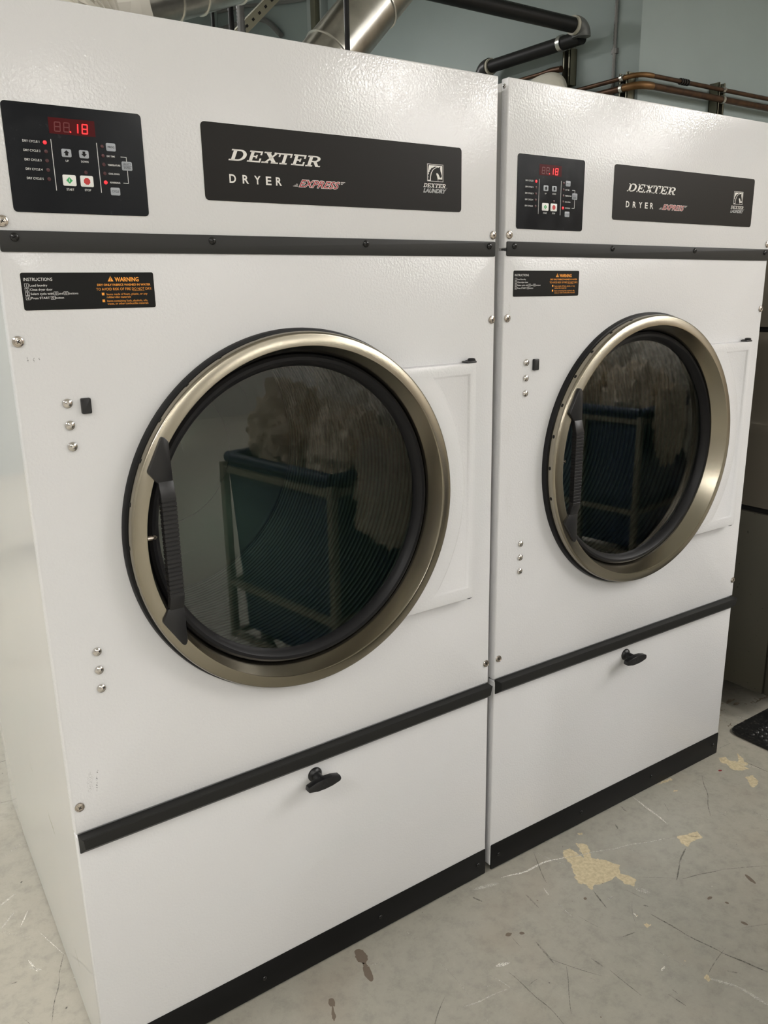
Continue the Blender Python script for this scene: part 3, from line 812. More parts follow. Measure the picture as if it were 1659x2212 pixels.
    for ch, (a, b) in zip('DRYER', ((.3755, .3875), (.3996, .4113), (.4215, .4335), (.4435, .4540), (.4628, .4742))):
        mb.text(ch, a, b, 1.6510, .0128, yp, fat=.022)
    mb.build('kind_lettering', 'silver_text', npl, smooth=0)
    mb = MB()
    mb.m(0).text('EXPRESS', .5075, .5880, 1.6510, .0116, yp, .62, fat=.05)
    mb.m(1).text('EXPRESS', .5083, .5872, 1.6512, .0111, yp - .0002, .62, fat=.012)
    for i in range(3):
        z = 1.6516 + i * .0017
        mb.m(0).line([(.4966 + i * .003, z), (.5055, z)], .0007, yp)
        mb.m(0).line([(.5958, 1.6628 - i * .0017), (.6045 - i * .0028, 1.6628 - i * .0017)], .0007, yp)
    mb.build('speed_lettering', ['silver_text', 'r_text'], npl, smooth=0)
    mb = MB().m(0)
    bx0, bx1, bz0, bz1 = .7948, .8339, 1.6764, 1.7072
    for th0 in (0,):
        mb.line([(bx0, bz0), (bx1, bz0), (bx1, bz1), (bx0, bz1), (bx0, bz0)], .0009, yp)
    mb.flat([(.7985, 1.7050), (.8318, 1.7055), (.8318, 1.6806), (.8216, 1.6806), (.8216, 1.6770), (.7962, 1.6770), (.7962, 1.6940)], yp)
    Hs = [(.8030, 1.6768), (.8033, 1.684), (.8051, 1.6912), (.8092, 1.697), (.8150, 1.7005), (.8197, 1.7022), (.8231, 1.7019), (.827, 1.7045), (.8263, 1.7006), (.8273, 1.6956), (.8302, 1.6886), (.8305, 1.686), (.8288, 1.6839), (.8256, 1.6837), (.8238, 1.6872), (.8217, 1.6901), (.8183, 1.692), (.8165, 1.6903), (.8190, 1.6849), (.8212, 1.6768)]
    mb.m(1).flat(Hs, yp - .0002)
    mane = [(.7960, 1.6785), (.7970, 1.6850), (.7958, 1.6868), (.7985, 1.6895), (.7976, 1.6920), (.8005, 1.6940), (.8000, 1.6965), (.8035, 1.6978), (.8045, 1.7005), (.8080, 1.7010), (.8134, 1.7033), (.8197, 1.7028), (.8134, 1.7012), (.8071, 1.6969), (.803, 1.691), (.8014, 1.6843), (.8010, 1.6785)]
    mb.flat(mane, yp - .0002)
    mb.build('horse_emblem', ['silver_text', 'plate'], npl, smooth=0)
    mb = MB().m(0)
    n6 = 6; wd = .0555 / n6
    slab_word(mb, 'DEXTER', [(.7848 + i * wd, .7848 + (i + .93) * wd) for i in range(6)], 1.6647, .0076, .35, yp)
    mb.m(1).text('LAUNDRY', .7846, .8398, 1.6553, .0070, yp, .35, fat=.05)
    mb.m(0).lathe([(.0006, yp), (.0001, yp)], (.8434, 0, 1.6652), 'y', 8)
    mb.build('emblem_lettering', ['silver_text', 'g_text'], npl, smooth=0)

    # ---- instruction and warning label
    wl = MB().m(1).rrect(.0262, .2309, 1.4512, 1.5077, .0035, 0, -.0004)
    wl.m(0).rrect(.0268, .2303, 1.4519, 1.5069, .003, -.0002, -.0008)
    wl = wl.build('warning_label', ['label', 'edge'], t)
    y2 = -.0010
    mb = MB().text('INSTRUCTIONS', .0307, .0721, 1.4950, .0044, y2)
    for i, (z, s, x1) in enumerate(((1.4870, 'Load laundry', .0638), (1.4808, 'Close dryer door', .0708), (1.4746, 'Select cycle with', .0712), (1.4684, 'Press START', .0655))):
        mb.text(s, .0385, x1, z, .0031, y2, fat=.005)
        mb.line([(.0313, z - .0008), (.0369, z - .0008), (.0369, z + .0040), (.0313, z + .0040), (.0313, z - .0008)], .0004, y2)
        mb.text(str(i + 1), *((.0339, .0344) if i == 0 else (.0331, .0351)), z, .0031, y2, fat=.01)
    mb.text('and', .0793, .0858, 1.4746, .0031, y2).text('buttons', .0943, .1083, 1.4746, .0031, y2).text('button', .0738, .0862, 1.4684, .0031, y2)
    for x, z in ((.0722, 1.4740), (.0870, 1.4740), (.0672, 1.4678)):
        mb.line([(x, z), (x + .0062, z), (x + .0062, z + .0046), (x, z + .0046), (x, z)], .0004, y2)
        c, d = x + .0031, z + .0023
        mb.line([(c - .0015, d), (c, d + .0014), (c + .0015, d), (c, d - .0014), (c - .0015, d)], .0004, y2)
    mb.build('white_lettering', 'w_text', wl, smooth=0)
    mb = MB().m(0).text('WARNING', .1669, .2056, 1.4932, .0062, y2, fat=.03)
    mb.text('DRY ONLY FABRICS WASHED IN WATER', .1387, .2240, 1.4865, .0031, y2, fat=.02)
    mb.text('TO AVOID RISK OF FIRE DO NOT DRY:', .1366, .2260, 1.4797, .0038, y2)
    mb.line([(.1946, 1.4787), (.2132, 1.4787)], .0004, y2)
    for z, s, x1 in ((1.4722, 'Items made of foam, plastic, or any', .2178), (1.4679, 'rubber-like materials', .1903), (1.4620, 'Items containing fuels, alcohols, oils,', .2175), (1.4577, 'waxes, or other combustible materials', .2180)):
        mb.text(s, .1520, x1, z, .0031, y2)
    mb.flat([(.1557, 1.4932), (.1648, 1.4932), (.1604, 1.5014)], y2)
    for z in (1.4722, 1.4618):
        mb.flat([(.1445, z), (.1485, z), (.1485, z + .0040), (.1445, z + .0040)], y2)
    mb.m(1).line([(.1603, 1.4990), (.1603, 1.4962)], .0009, y2 - .0002).line([(.1603, 1.4946), (.1603, 1.4943)], .0009, y2 - .0002)
    mb.build('orange_lettering', ['o_text', 'hole'], wl, smooth=0)

    # ---- drum behind the door
    dm = MB().lathe([(.333, .024), (.333, .075), (.405, .078), (.405, .80)], (CX, 0, CZ), 'y', 96)
    dm.build('drum', 'drum', t, smooth=40)
    dr = [o for o in t.children if o.name.startswith('drum')][-1]
    MB().lathe([(.405, .800), (.395, .798), (.30, .792), (.295, .780), (.20, .776), (.195, .770), (.06, .768), (.055, .755), (.0001, .752)], (CX, 0, CZ), 'y', 96).build('drum_back', 'drumback', dr, origin=(CX, .78, CZ), smooth=40)

    # ---- door
    door = thing('door', None, None, (0, 0, 0)); door.parent = t
    MB().lathe([(.3515, .001), (.3515, -.008), (.3495, -.0125), (.344, -.0135), (.335, -.006), (.335, .001)], (CX, 0, CZ), 'y', 128).build('outer_gasket', 'rubber', door, origin=(CX, 0, CZ))
    rg = MB().m(0).lathe([(.3455, -.010), (.3462, -.0265), (.3445, -.0315), (.3420, -.0338), (.3405, -.0342), (.3235, -.0385), (.3205, -.0385), (.3185, -.0355), (.3045, .010), (.302, .014)], (CX, 0, CZ), 'y', 160)
    for a in (105, 117.3, 129.8, 142.3, 154.8, 167.3, 179.8, 192.3):
        a = math.radians(a); M4 = Matrix.Translation((CX, 0, CZ)) @ Matrix.Rotation(-a, 4, 'Y') @ Matrix.Translation((.3463, -.0205, 0)) @ Matrix.Rotation(PI / 2, 4, 'Z')
        h = MB().lathe([(.0032, -.0004), (.0001, -.0004)], (0, 0, 0), 'y', 14)
        rg.m(1).add([tuple(M4 @ Vector((v[0], v[1], v[2] * 1.35))) for v in h.v], h.f)
    rg.build('steel_ring', ['steel', 'hole'], door, origin=(CX, 0, CZ), smooth=35)
    MB().lathe([(.3055, .012), (.3035, .004), (.2985, -.0005), (.2925, .0), (.286, .006), (.2812, .0165), (.2812, .019)], (CX, 0, CZ), 'y', 128).build('inner_gasket', 'rubber', door, origin=(CX, 0, CZ))
    MB().lathe([(.300, .0172), (.0001, .0172)], (CX, 0, CZ), 'y', 96).build('door_glass', 'glass', door, origin=(CX, .0172, CZ), smooth=0)
    # hinge plate with a sunken field
    xr, zt, zb = .9045, 1.3205, .7925
    def arc(R, z0, z1, n=28):
        a0, a1 = math.asin((z0 - CZ) / R), math.asin((z1 - CZ) / R)
        return [(CX + R * math.cos(a0 + (a1 - a0) * i / n), CZ + R * math.sin(a0 + (a1 - a0) * i / n)) for i in range(n + 1)]
    outer = arc(.338, zb, zt) + [(xr, zt), (xr, zb)]
    def inner(d):
        return arc(.386 + d, .8195 + d, 1.2975 - d) + [(.8875 - d, 1.2975 - d), (.8875 - d, .8195 + d)]
    def grown(d):
        return arc(.338, zb + d, zt - d) + [(xr - d, zt - d), (xr - d, zb + d)]
    rings = [[(x, .0, z) for x, z in outer], [(x, -.0235, z) for x, z in outer], [(x, -.0262, z) for x, z in grown(.0008)], [(x, -.027, z) for x, z in grown(.003)],
             [(x, -.027, z) for x, z in inner(-.0015)], [(x, -.0262, z) for x, z in inner(0)], [(x, -.0235, z) for x, z in inner(.0025)], [(x, -.0228, z) for x, z in inner(.0045)]]
    k = len(outer); vs = [p for r in rings for p in r]
    fs = [(j * k + i, j * k + (i + 1) % k, (j + 1) * k + (i + 1) % k, (j + 1) * k + i) for j in range(len(rings) - 1) for i in range(k)]
    last = (len(rings) - 1) * k
    ctr = len(vs); vs.append(((.80 + .8875) / 2 + .03, -.0228, CZ))
    fs += [(last + i, last + (i + 1) % k, ctr) for i in range(k)]
    MB().add(vs, fs).build('hinge_plate', 'white', door, smooth=50, flip=True)
    mb = MB().box(.883, .909, -.023, -.004, zt, zt + .0035, .001).box(.896, .913, -.016, 0, zt + .0025, zt + .005, .001).lathe([(.0085, zt + .004), (.0085, zt + .0075), (.006, zt + .0095), (.0001, zt + .010)], (.9015, -.014, 0), 'z', 20)
    mb.build('hinge_pin', 'black', door)
    mb = MB().lathe([(.0001, zb - .005), (.006, zb - .0045), (.0095, zb - .002), (.0095, zb + .0005)], (.898, -.014, 0), 'z', 20)
    mb.build('hinge_pin', 'black', door)
    MB().m(0).lathe([(.0046, .1700), (.0046, .1785), (.0032, .1790), (.0032, .1810), (.0042, .1815), (.0036, .1850), (.0001, .1885)], (0, -.026, 1.0715), 'x', 12).build('door_plunger', 'nickel', door)
    # handle
    mb = MB()
    yb_, yf = -.033, -.0435
    top = [(.2105, 1.2430), (.2060, 1.2445), (.2030, 1.2400), (.1775, 1.1905), (.1775, 1.1865), (.1925, 1.1660), (.2185, 1.1660), (.2165, 1.2360)]
    low = [(.2170, .8700), (.2130, .8690), (.2090, .8735), (.1795, .9195), (.1795, .9235), (.1900, .9435), (.2190, .9435), (.2200, .8760)]
    for pl in (top, low):
        mb.prism(pl, yb_, yf, 'y', .0018)
    def seg(z0, y0, z1, y1, x0=.1925, x1=.2185, th=.013):
        bm = bmesh.new()
        vs = [(x0, y0, z0), (x1, y0, z0), (x1, y0 + th, z0), (x0, y0 + th, z0), (x0, y1, z1), (x1, y1, z1), (x1, y1 + th, z1), (x0, y1 + th, z1)]
        bv = [bm.verts.new(v) for v in vs]
        for q in ((0, 1, 5, 4), (1, 2, 6, 5), (2, 3, 7, 6), (3, 0, 4, 7), (0, 3, 2, 1), (4, 5, 6, 7)):
            bm.faces.new([bv[i] for i in q])
        bmesh.ops.bevel(bm, geom=bm.edges[:], offset=.0012, segments=2, profile=.5, affect='EDGES')
        bmesh.ops.recalc_face_normals(bm, faces=bm.faces)
        mb.bmesh_in(bm); bm.free()
    yg = -.0515
    seg(1.170, yf, 1.140, yg); seg(.940, yf, .966, yg)
    z = 1.142
    nr = 23
    st_ = (1.142 - .964) / nr
    for i in range(nr):
        zt_ = 1.142 - i * st_
        mb.box(.1925, .2185, yg, yg + .015, zt_ - st_ + .0012, zt_, .0009, 1)
    mb.box(.1940, .2170, yg + .0012, yg + .014, .964, 1.142)
    mb.build('door_handle', 'black', door, origin=(.205, -.03, 1.055), smooth=25)
    return t

dryer = build_dryer()
dryer2 = copy_tree(dryer)
dryer['label'] = 'white tumble dryer whose glossy side panel shows, small black scuffs on its front'
dryer2['label'] = 'white tumble dryer standing between the other dryer and the black rubber mat'
dryer2.location = (.9934, -.0008, .0015)
dryer2.rotation_euler = (0, .0058, -.0122)
def child(root, name):
    return [o for o in root.children if o.name.split('.')[0] == name][0]
for root, mm in ((dryer, 'white_scuffed'), (dryer2, 'white_smudged')):
    fp = child(root, 'front_panel')
    fp.data = fp.data.copy()
    fp.data.materials[0] = M[mm]

# ------------------------------------------------------------------ ducts and pipes behind the dryers
def bend(a, b, c, r, n=8):
    """points of a rounded corner at b"""
    a, b, c = Vector(a), Vector(b), Vector(c)
    d1 = (a - b).normalized(); d2 = (c - b).normalized()
    p1, p2 = b + d1 * r, b + d2 * r
    return [p1.lerp(b, t / n).lerp(b.lerp(p2, t / n), t / n) for t in range(n + 1)]

def duct(name, label, path, R, seams):
    t = thing(name, label, 'duct', path[0])
    o = Vector(path[0])
    pts = [Vector(p) - o for p in path]
    MB().tube(pts, R, 40).build('duct_pipe', 'duct', t, smooth=40)
    for a, b in seams:
        a, b = Vector(a) - o, Vector(b) - o
        d = (b - a).normalized()
        MB().tube([a - d * .004, a - d * .002, a + d * .002, a + d * .004], [R + .0005, R + .0045, R + .0045, R + .0005], 40).build('seam_band', 'seam', t, smooth=60)
    return t
def on(a, b, t):
    return Vector(a).lerp(Vector(b), t)

A0, A1 = (1.17, 1.32, 2.02), (2.55, 1.32, 3.44)
p0 = (1.17, 1.32, 1.25)
path = [(1.17, 1.16, 1.25)] + [(1.17, 1.32, 1.25)] + bend(p0, A0, A1, .16) + [A1]
path = [(1.17, 1.32, 1.2)] + bend(p0, A0, A1, .16) + [A1]
duct('exhaust_duct', 'galvanized duct rising steeply behind the gap between the dryers, crossed by a black rod', path, .096,
     [(on(A0, A1, .165), A1), (on(A0, A1, .30), A1), (on(A0, A1, .44), A1), (on(A0, A1, .6), A1)])
B0, B1 = (.70, 1.32, 2.325), (1.75, 1.32, 2.735)
duct('exhaust_duct', 'galvanized duct lying nearly level above the left end of the dryers', [B0, on(B0, B1, .3), on(B0, B1, .6), B1], .098,
     [(on(B0, B1, t), B1) for t in (.12, .20, .33, .46, .60)])
# white wrapped elbow on the level duct
t = thing('wrapped_elbow', 'crumpled white wrapped elbow at the low end of the level duct', 'duct elbow', (.55, 1.32, 1.3))
rnd = random.Random(3)
pts = [(.52, 1.32, 1.3), (.52, 1.32, 2.05)] + bend((.52, 1.32, 2.05), (.53, 1.32, 2.26), (.72, 1.32, 2.333), .10, 14) + [(.71, 1.32, 2.33)]
pts2 = []
for i in range(len(pts) - 1):
    for k in range(3):
        pts2.append(on(pts[i], pts[i + 1], k / 3))
pts2.append(Vector(pts[-1]))
wr = MB().tube([p - Vector((.55, 1.32, 1.3)) for p in pts2], [.108 + rnd.uniform(-.012, .012) for _ in pts2], 24)
wr.v = [(a + rnd.uniform(-.006, .006), b + rnd.uniform(-.006, .006), c + rnd.uniform(-.006, .006)) for a, b, c in wr.v]
wr.build('wrapping', 'whitewrap', t, smooth=20)
# corrugated flexible hose beside it
hose = MB()
hp = [(.40, 1.28, 1.9), (.42, 1.28, 2.1), (.46, 1.27, 2.25), (.53, 1.25, 2.36), (.62, 1.22, 2.44), (.7, 1.2, 2.55)]
fine = []
for i in range(len(hp) - 1):
    for k in range(16):
        fine.append(on(hp[i], hp[i + 1], k / 16))
hose.tube(fine, [.024 + (.003 if i % 2 else -.002) for i in range(len(fine))], 12)
tag(hose.build('flexible_hose', 'conduit', smooth=60), 'ribbed flexible hose rising beside the white wrapped elbow', 'hose')

# vertical black rods
def rod(px, py, z0, z1, r, label, name='gas_pipe'):
    o = MB().tube([(0, 0, 0), (0, 0, z1 - z0)], r, 12).build(name, 'pipe')
    o.location = (px, py, z0)
    return tag(o, label, 'pipe')
rod(1.349, 1.13, FLOOR_Z, ZC, .0085, 'black vertical rod standing in front of the steep duct')
rod(1.178, 1.62, FLOOR_Z, 3.2, .0095, 'thicker of the black rods between the two ducts, beside the ribbed conduit')
rod(1.108, 1.62, FLOOR_Z, 3.2, .006, 'thin black rod just under the low edge of the level duct')
rod(1.240, 1.66, FLOOR_Z, 2.41, .012, 'short black pipe stub behind the ribbed conduit')
c = MB(); fine = [(0, 0, i * .006) for i in range(442)]
c.tube(fine, [.0135 + (.0016 if i % 2 else -.0012) for i in range(442)], 12)
o = c.build('flexible_conduit', 'conduit', smooth=60); o.location = (1.206, 1.60, FLOOR_Z)
tag(o, 'ribbed grey flexible conduit between the two ducts', 'conduit')
# slotted angle bracket and curved conduits near the back
t = thing('slotted_bracket', 'slanting slotted steel bracket between the ducts, a row of holes along it', 'bracket', (1.85, 2.75, 2.79))
v = Vector((.30, 0, .28)); ln = v.length
ang = math.atan2(v.z, v.x)
M4 = Matrix.Rotation(-ang, 4, 'Y')
MB().m(0).box(-.25, .22, -.004, 0, -.025, .025, 0, 1, M4).box(-.25, .22, 0, .05, .021, .025, 0, 1, M4).build('angle_bar', 'strut', t)
hb = MB()
for k in range(8):
    hb.box(-.22 + k * .05, -.205 + k * .05, -.0052, -.0045, -.006, .006, 0, 1, M4)
hb.build('slot_holes', 'hole', t)
def cond(label, pts, r):
    P = []
    for i in range(1, len(pts) - 1):
        P += bend(pts[i - 1] if i == 1 else on(pts[i - 1], pts[i], .5), pts[i], on(pts[i], pts[i + 1], .5) if i < len(pts) - 2 else pts[i + 1], min((Vector(pts[i]) - Vector(pts[i - 1])).length, (Vector(pts[i + 1]) - Vector(pts[i])).length) * .48, 6)
    P = [Vector(pts[0])] + P + [Vector(pts[-1])]
    return tag(MB().tube(P, r, 10).build('wall_conduit', 'conduit'), label, 'conduit')
cond('curved grey conduit dropping to a point on the teal wall below the bracket', [(3.215, 6.1, 3.72), (3.215, 5.4, 3.64), (3.215, 5.18, 3.57), (3.22, 4.98, 3.42)], .020)
cond('thin level conduit running to the tall wall strut', [(3.215, 6.1, 3.86), (3.215, 5.5, 3.76), (3.215, 5.01, 3.65), (3.215, 4.54, 3.56)], .014)
# tall grey strut on the side wall
t = thing('wall_strut', 'tall pale painted strut on the teal wall beside the steep duct', 'strut', (3.25, 4.42, 1.6))
MB().box(-.06, 0, -.10, .10, 0, 2.4, .004).build('strut_channel', 'strutgrey', t)
MB().box(-.10, -.06, -.085, -.02, 0, 2.4, .002).build('strut_rail', 'strut', t)

# the big black pipe along x with its elbow, and the one running back
EX, EY, EZ = 3.12, 1.767, 2.701
t = thing('overhead_pipe', 'large black pipe above the dryers ending in a grey elbow, faint print along it', 'pipe', (EX, EY, EZ))
pl = MB().tube([(-4.0, 0, 0), (-.05, 0, 0)], .0345, 32)
R4 = Matrix.Rotation(math.radians(-42), 4, 'X')
rr = random.Random(5)
for i in range(90):
    if i % 13 in (5, 11): continue
    x = -1.0 + i * .0105; h = rr.uniform(.004, .010)
    q = MB().flat([(x, -h / 2), (x + rr.uniform(.002, .006), -h / 2), (x + .0055, h / 2), (x, h / 2)], -.0349)
    pl.m(1).add([tuple(R4 @ Vector(v)) for v in q.v], q.f)
pl.build('pipe_length', ['pipe', 'pipe_text'], t, smooth=60)
MB().tube([(-.052, 0, 0), (-.034, 0, 0)], .0425, 32).build('coupling_ring', 'pale_ring', t, smooth=60)
el = [Vector((-.036, 0, 0))] + bend((-.036, 0, 0), (.012, 0, 0), (.012, 0, -.06), .045, 8) + [Vector((.012, 0, -.045))]
MB().tube(el, .045, 28).build('elbow', 'fitting', t, smooth=60)
PY0, PY1, PZ = 1.80, 2.47, 2.668
t = thing('side_wall_pipe', 'black pipe running back along the teal wall to a dark elbow', 'pipe', (3.15, PY0, PZ))
MB().tube([(0, -.02, -.005), (0, PY1 - PY0 - .02, 0)], .0335, 32).build('pipe_length', 'pipe', t, smooth=60)
MB().tube([(0, PY1 - PY0 - .03, 0), (0, PY1 - PY0 - .01, 0)], .042, 32).build('coupling_ring', 'pale_ring', t, smooth=60)
el = [Vector((0, PY1 - PY0 - .015, 0))] + bend((0, PY1 - PY0 - .015, 0), (0, PY1 - PY0 + .04, 0), (0, PY1 - PY0 + .04, -.08), .05, 8) + [Vector((0, PY1 - PY0 + .04, -.075))]
MB().tube(el, .046, 28).build('elbow', 'black', t, smooth=60)
MB().tube([(0, PY1 - PY0 + .04, -.07), (0, PY1 - PY0 + .04, -.9)], .0335, 24).build('drop_pipe', 'pipe', t, smooth=60)
MB().tube([(0, .10, -.003), (0, .125, -.003)], .039, 24).box(.02, .09, .10, .125, -.03, -.005).build('pipe_clamp', 'zinc', t)

def strut(label, loc, w, h, d, rotz, m_='strut'):
    """open channel with a dark slot, standing off the wall"""
    t = thing('channel_strut', label, 'strut', loc, (0, 0, rotz))
    MB().box(-w / 2, w / 2, -.004, 0, 0, h).box(-w / 2, -w / 2 + .004, -d, 0, 0, h).box(w / 2 - .004, w / 2, -d, 0, 0, h).box(-w / 2, -w / 2 + .011, -d, -d + .003, 0, h).box(w / 2 - .011, w / 2, -d, -d + .003, 0, h).build('channel', m_, t, smooth=0)
    MB().box(-w / 2 + .011, w / 2 - .011, -.008, -.0045, .01, h - .01).build('slot_back', 'strutdark', t, smooth=0)
    return t
strut('olive channel strut hanging from the black pipes down behind the dryer tops', (3.25, 1.925, 2.478), .052, .17, .05, -PI / 2)
strut('upright channel strut at the wall corner, two copper pipes crossing it', (3.25, 1.545, 1.9), .055, .562, .055, -PI / 2)
strut('upright channel strut on the front-facing wall behind the copper pipes', (3.845, 1.5, 1.85), .055, .622, .055, 0)

def copper(label, z, r, zoff):
    t = thing('copper_pipe', label, 'pipe', (3.19, 1.44, z), group='copper pipes round the wall corner')
    side = [(0, 3.2, 0), (0, .09, 0)]
    MB().tube(side, r, 16).build('side_run', 'copper', t, smooth=60)
    e = [Vector((0, .11, 0))] + bend((0, .11, 0), (0, 0, 0), (.11, 0, 0), .07, 8) + [Vector((.09, 0, 0))]
    MB().tube(e, r * 1.12, 16).build('elbow', 'elbowcop', t, smooth=60)
    MB().tube([(.09, 0, 0), (4.5, 0, 0)], r, 16).build('front_run', 'copper', t, smooth=60)
    for p in ((-.003, .105, 0), (.655, -.003, 0)):
        a = p[0] < .1
        if a:
            MB().tube([(0, p[1] - .009, 0), (0, p[1] + .009, 0)], r + .005, 14).box(-.02, .055, p[1] - .008, p[1] + .008, -.004, .004).build('pipe_clamp', 'zinc', t)
        else:
            MB().tube([(p[0] - .009, 0, 0), (p[0] + .009, 0, 0)], r + .005, 14).box(p[0] - .008, p[0] + .008, -.02, .055, -.004, .004).build('pipe_clamp', 'zinc', t)
    return t
copper('thinner, higher of the two copper pipes, carrying a short black wire coil', 2.437, .0105, 0)
copper('thicker and lower of the two copper pipes round the wall corner', 2.392, .0155, 0)
c = MB()
for k in range(4):
    c.tube([(-.03 + k * .018, 0, 0), (-.023 + k * .018, 0, 0)], .0155, 14)
o = c.build('wire_coil', 'black', smooth=60); o.location = (3.52, 1.44, 2.437)
tag(o, 'short coil of black wire wound round the higher copper pipe', 'wire')
# armoured cable down the side wall
fine = [(0, 0, i * .008) for i in range(230)]
c = MB().tube(fine, [.0085 + (.001 if i % 2 else -.001) for i in range(230)], 10)
c.box(-.006, .012, -.016, .016, .73, .755, .002)
o = c.build('armoured_cable', 'conduit', smooth=60); o.location = (3.238, 1.645, 1.84)
tag(o, 'thin armoured cable hanging straight down the teal wall near its corner', 'cable')
# insulation lump with its own bit of copper
bm = bmesh.new(); bmesh.ops.create_icosphere(bm, subdivisions=4, radius=1)
for v in bm.verts:
    n_ = 1 + .07 * math.sin(3 * v.co.y + 1) * math.cos(2.5 * v.co.z) + .02 * math.sin(7 * v.co.x + 3 * v.co.y)
    v.co = Vector((v.co.x * .07, v.co.y * .17, v.co.z * .13)) * n_
o = MB().bmesh_in(bm).build('insulation_lump', 'plaster', smooth=60); o.location = (3.15, 2.03, 2.425)
tag(o, 'rounded lump of white insulation on the wall behind the hanging strut', 'insulation')
e = [Vector((3.17, 2.9, 2.565)), Vector((3.17, 2.08, 2.558)), Vector((3.17, 2.0, 2.558)), Vector((3.17, 1.93, 2.553))]
tag(MB().tube(e, [.011, .011, .016, .016], 14).build('copper_stub', 'copper', smooth=60), 'short copper pipe ending behind the hanging strut', 'pipe')

# ------------------------------------------------------------------ stainless machine beside the far dryer
t = thing('laundry_machine', 'brown-toned stainless steel laundry machine raised off the floor beyond the dryers', 'laundry machine', (2.26, .015, .1))
prof = [(0, .0), (0, .630)]
mb = MB().box(0, 1.05, 0, 1.1, 0, .632, .004).build('lower_panel', 'machinelow', t)
MB().box(.012, 1.04, .005, 1.09, .632, .648).build('seam_gap', 'hole', t)
body = [(.02, .648), (.0, .652), (.0, .80), (-.004, .90), (-.010, .922), (-.006, .930), (.0, .936), (.010, .98), (.012, 1.04), (.004, 1.12), (.006, 1.19), (.018, 1.222), (1.05, 1.222), (1.05, .648)]
o = MB()
o.prism([(p[0], p[1]) for p in body], .0, 1.1, 'y', 0)
o.build('tub_housing', 'machine', t, smooth=45)
MB().box(.016, 1.04, .01, 1.09, 1.222, 1.236).build('seam_gap', 'hole', t)
MB().box(0, 1.05, 0, 1.1, 1.236, 1.48, .006).build('top_housing', 'machine', t)
MB().box(.005, 1.045, -.03, -.001, .0, .62, .004).build('front_panel', 'machinelow', t)
for x in (.3, .97):
    for y in (.45, 1.0):
        MB().box(x - .04, x + .04, y - .04, y + .04, -.106, 0).build('base_leg', 'hole', t)

# ------------------------------------------------------------------ rubber mat
t = thing('rubber_mat', 'black rubber floor mat with round bumps, its corner beside the far dryer', 'mat', (2.118, -.60, FLOOR_Z))
w_, d_ = .95, .642
pts = []
r = .035
for cx, cy, a0 in ((w_ - r, d_ - r, 0), (r, d_ - r, 90), (r, r, 180), (w_ - r, r, 270)):
    for k in range(6):
        a = math.radians(a0 + k * 18); pts.append((cx + r * math.cos(a), cy + r * math.sin(a)))
MB().prism(pts, 0, .009, 'z', .003).build('mat_base', 'mat', t)
bb = MB()
for j in range(int((d_ - .06) / .0225)):
    for i in range(int((w_ - .06) / .026)):
        x, y = .036 + i * .026 + (.013 if j % 2 else 0), .034 + j * .0225
        bb.lathe([(.0095, .0088), (.009, .0115), (.006, .0135), (.0001, .0142)], (x, y, 0), 'z', 8)
bb.build('mat_bumps', 'mat', t, smooth=60)

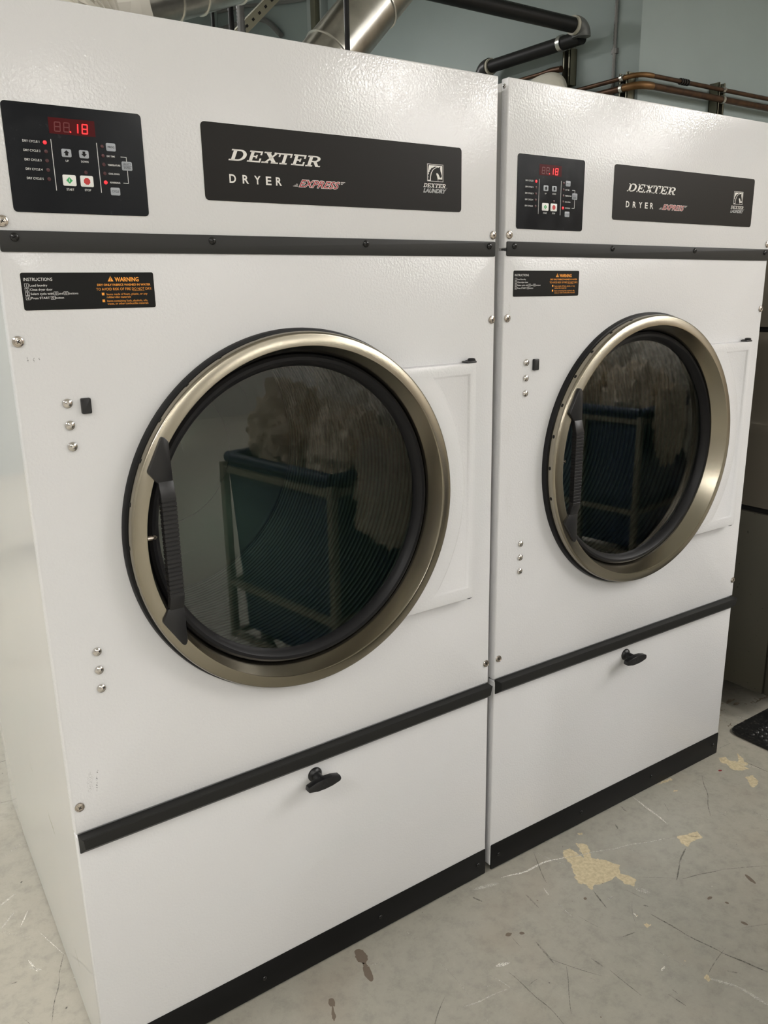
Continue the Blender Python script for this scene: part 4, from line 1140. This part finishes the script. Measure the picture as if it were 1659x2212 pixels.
# ------------------------------------------------------------------ blue laundry carts in front, seen mirrored in the door glass
def rag(name, c, size, seed, m_):
    """a crumpled cloth lying in a heap"""
    rr = random.Random(seed)
    bm = bmesh.new(); bmesh.ops.create_icosphere(bm, subdivisions=5, radius=1)
    ph = [rr.uniform(0, 6) for _ in range(8)]
    for v in bm.verts:
        p = v.co.copy()
        q = Vector((p.x * 1.6 + ph[0], p.y * 1.6 + ph[1], p.z * 2.2 + ph[2]))
        n_ = .80 + .42 * abs(mnoise.noise(q)) + .30 * abs(mnoise.noise(q * 2.3)) + .16 * abs(mnoise.noise(q * 5.1))
        v.co = Vector((p.x * size[0], p.y * size[1], p.z * size[2])) * n_
    o = MB().bmesh_in(bm).build(name, m_, smooth=40)
    bm.free()
    o.location = c; o.rotation_euler = (0, 0, rr.uniform(0, 3))
    return o
def cart(loc, rz, label, where, group):
    t = thing('laundry_cart', label, 'laundry cart', loc, (0, 0, rz))
    L, Dp, H = .95, .62, .87
    z0 = .16
    vs = []; tk = .006
    def ringp(x0, y0, x1, y1, z): return [(x0, y0, z), (x1, y0, z), (x1, y1, z), (x0, y1, z)]
    vs += ringp(0, -Dp, L, 0, H - .02) + ringp(.03, -Dp + .03, L - .03, -.03, z0) + ringp(.03 + tk, -Dp + .03 + tk, L - .03 - tk, -.03 - tk, z0 + tk) + ringp(tk, -Dp + tk, L - tk, -tk, H - .02)
    fs = [(4, 7, 6, 5), (8, 9, 10, 11)]
    for a, b in ((0, 4), (8, 12)):
        for i in range(4):
            fs.append((a + i, a + (i + 1) % 4, b + (i + 1) % 4, b + i))
    fs += [(12 + i, 12 + (i + 1) % 4, (i + 1) % 4, i) for i in range(4)]
    MB().add(vs, fs).build('bin_liner', 'bluebin', t, smooth=0, recalc=True)
    MB().tube([(0, 0, H), (L, 0, H)], .02, 12).tube([(L, 0, H), (L, -Dp, H)], .02, 12).tube([(L, -Dp, H), (0, -Dp, H)], .02, 12).tube([(0, -Dp, H), (0, 0, H)], .02, 12).build('rim', 'bluebin', t, smooth=60)
    fr_ = MB()
    for x, y in ((-.012, .012), (L + .012, .012), (-.012, -Dp - .012), (L + .012, -Dp - .012)):
        fr_.box(x - .014, x + .014, y - .014, y + .014, .12, H - .02, .003)
    for x in ((-.012, L + .012) if loc[0] > 2 else ()):
        fr_.box(x - .012, x + .012, -Dp / 2 - .012, -Dp / 2 + .012, .13, H - .04, .003)
    for z in (H - .045, .36, .14):
        fr_.box(-.02, L + .02, .004, .024, z - .012, z + .012).box(-.02, L + .02, -Dp - .024, -Dp - .004, z - .012, z + .012)
        fr_.box(-.024, -.004, -Dp, 0, z - .012, z + .012).box(L + .004, L + .024, -Dp, 0, z - .012, z + .012)
    fr_.build('cart_frame', 'tanframe', t, smooth=0)
    for x in (.08, L - .08):
        for y in (-.08, -Dp + .08):
            MB().lathe([(.03, -.015), (.05, -.012), (.05, .012), (.03, .015)], (x, y, .056), 'x', 20, True, True).box(x - .02, x + .02, y - .02, y + .02, .1, .15).build('caster', 'darkplastic', t)
    R4 = Matrix.Translation(loc) @ Matrix.Rotation(rz, 4, 'Z')
    rr = random.Random(len(label))
    spots = [(.20, -.15, .88, .21, .17, .20), (.50, -.17, .97, .20, .16, .20), (.78, -.15, .90, .19, .17, .20), (.20, -.46, .92, .20, .16, .22), (.50, -.45, 1.0, .20, .16, .23), (.79, -.45, .93, .18, .16, .22)]
    spots += [(.22, .045, .80, .17, .05, .20), (.55, .05, .74, .19, .05, .22)]
    for i, (x, y, z, a, b, c_) in enumerate(spots):
        o = rag('linen_bundle' if i < 6 else 'hanging_towel', R4 @ Vector((x, y, z)), (a * .85, b * .85, c_), 10 * i + len(label), 'linen' if i % 3 else 'linen2')
        if i < 6:
            tag(o, 'crumpled pale linen heaped in %s' % where, 'linen', group)
        else:
            o.rotation_euler.z = rz
            tag(o, 'pale towel hanging over the near rim of %s' % where, 'towel', 'towels hanging over ' + where)
    return t
cart((1.115, -.90, FLOOR_Z), math.radians(-9), 'blue laundry cart mirrored in the glass of the dryer with the side panel', 'the cart mirrored in the nearer dryer', 'linen in the nearer cart')
cart((3.05, -1.25, FLOOR_Z), math.radians(-9), 'blue laundry cart mirrored in the glass of the dryer beside the mat', 'the cart mirrored in the farther dryer', 'linen in the farther cart')

# ------------------------------------------------------------------ yellow bucket mirrored in the glossy side panel
t = thing('mop_bucket', 'yellow mop bucket mirrored faintly in the glossy dryer side', 'bucket', (-.66, 3.75, FLOOR_Z))
MB().prism([(-.16, .14), (.16, .14), (.19, .52), (-.19, .52)], -.17, .17, 'y', .02).build('bucket_body', 'yellow', t)
MB().box(-.17, .17, -.18, .16, .52, .68, .02).build('wringer', 'darkplastic', t)
MB().tube([(0, .1, .6), (-.1, .15, 1.1)], .012, 10).build('handle', 'darkplastic', t)
MB().box(-.18, .18, -.19, .19, .10, .14, .01).build('base_tray', 'fixture', t)
for x in (-.13, .13):
    for y in (-.13, .13):
        MB().lathe([(.02, -.012), (.045, -.01), (.045, .01), (.02, .012)], (x, y, .046), 'x', 16, True, True).box(x - .015, x + .015, y - .015, y + .015, .07, .10).build('caster', 'darkplastic', t)
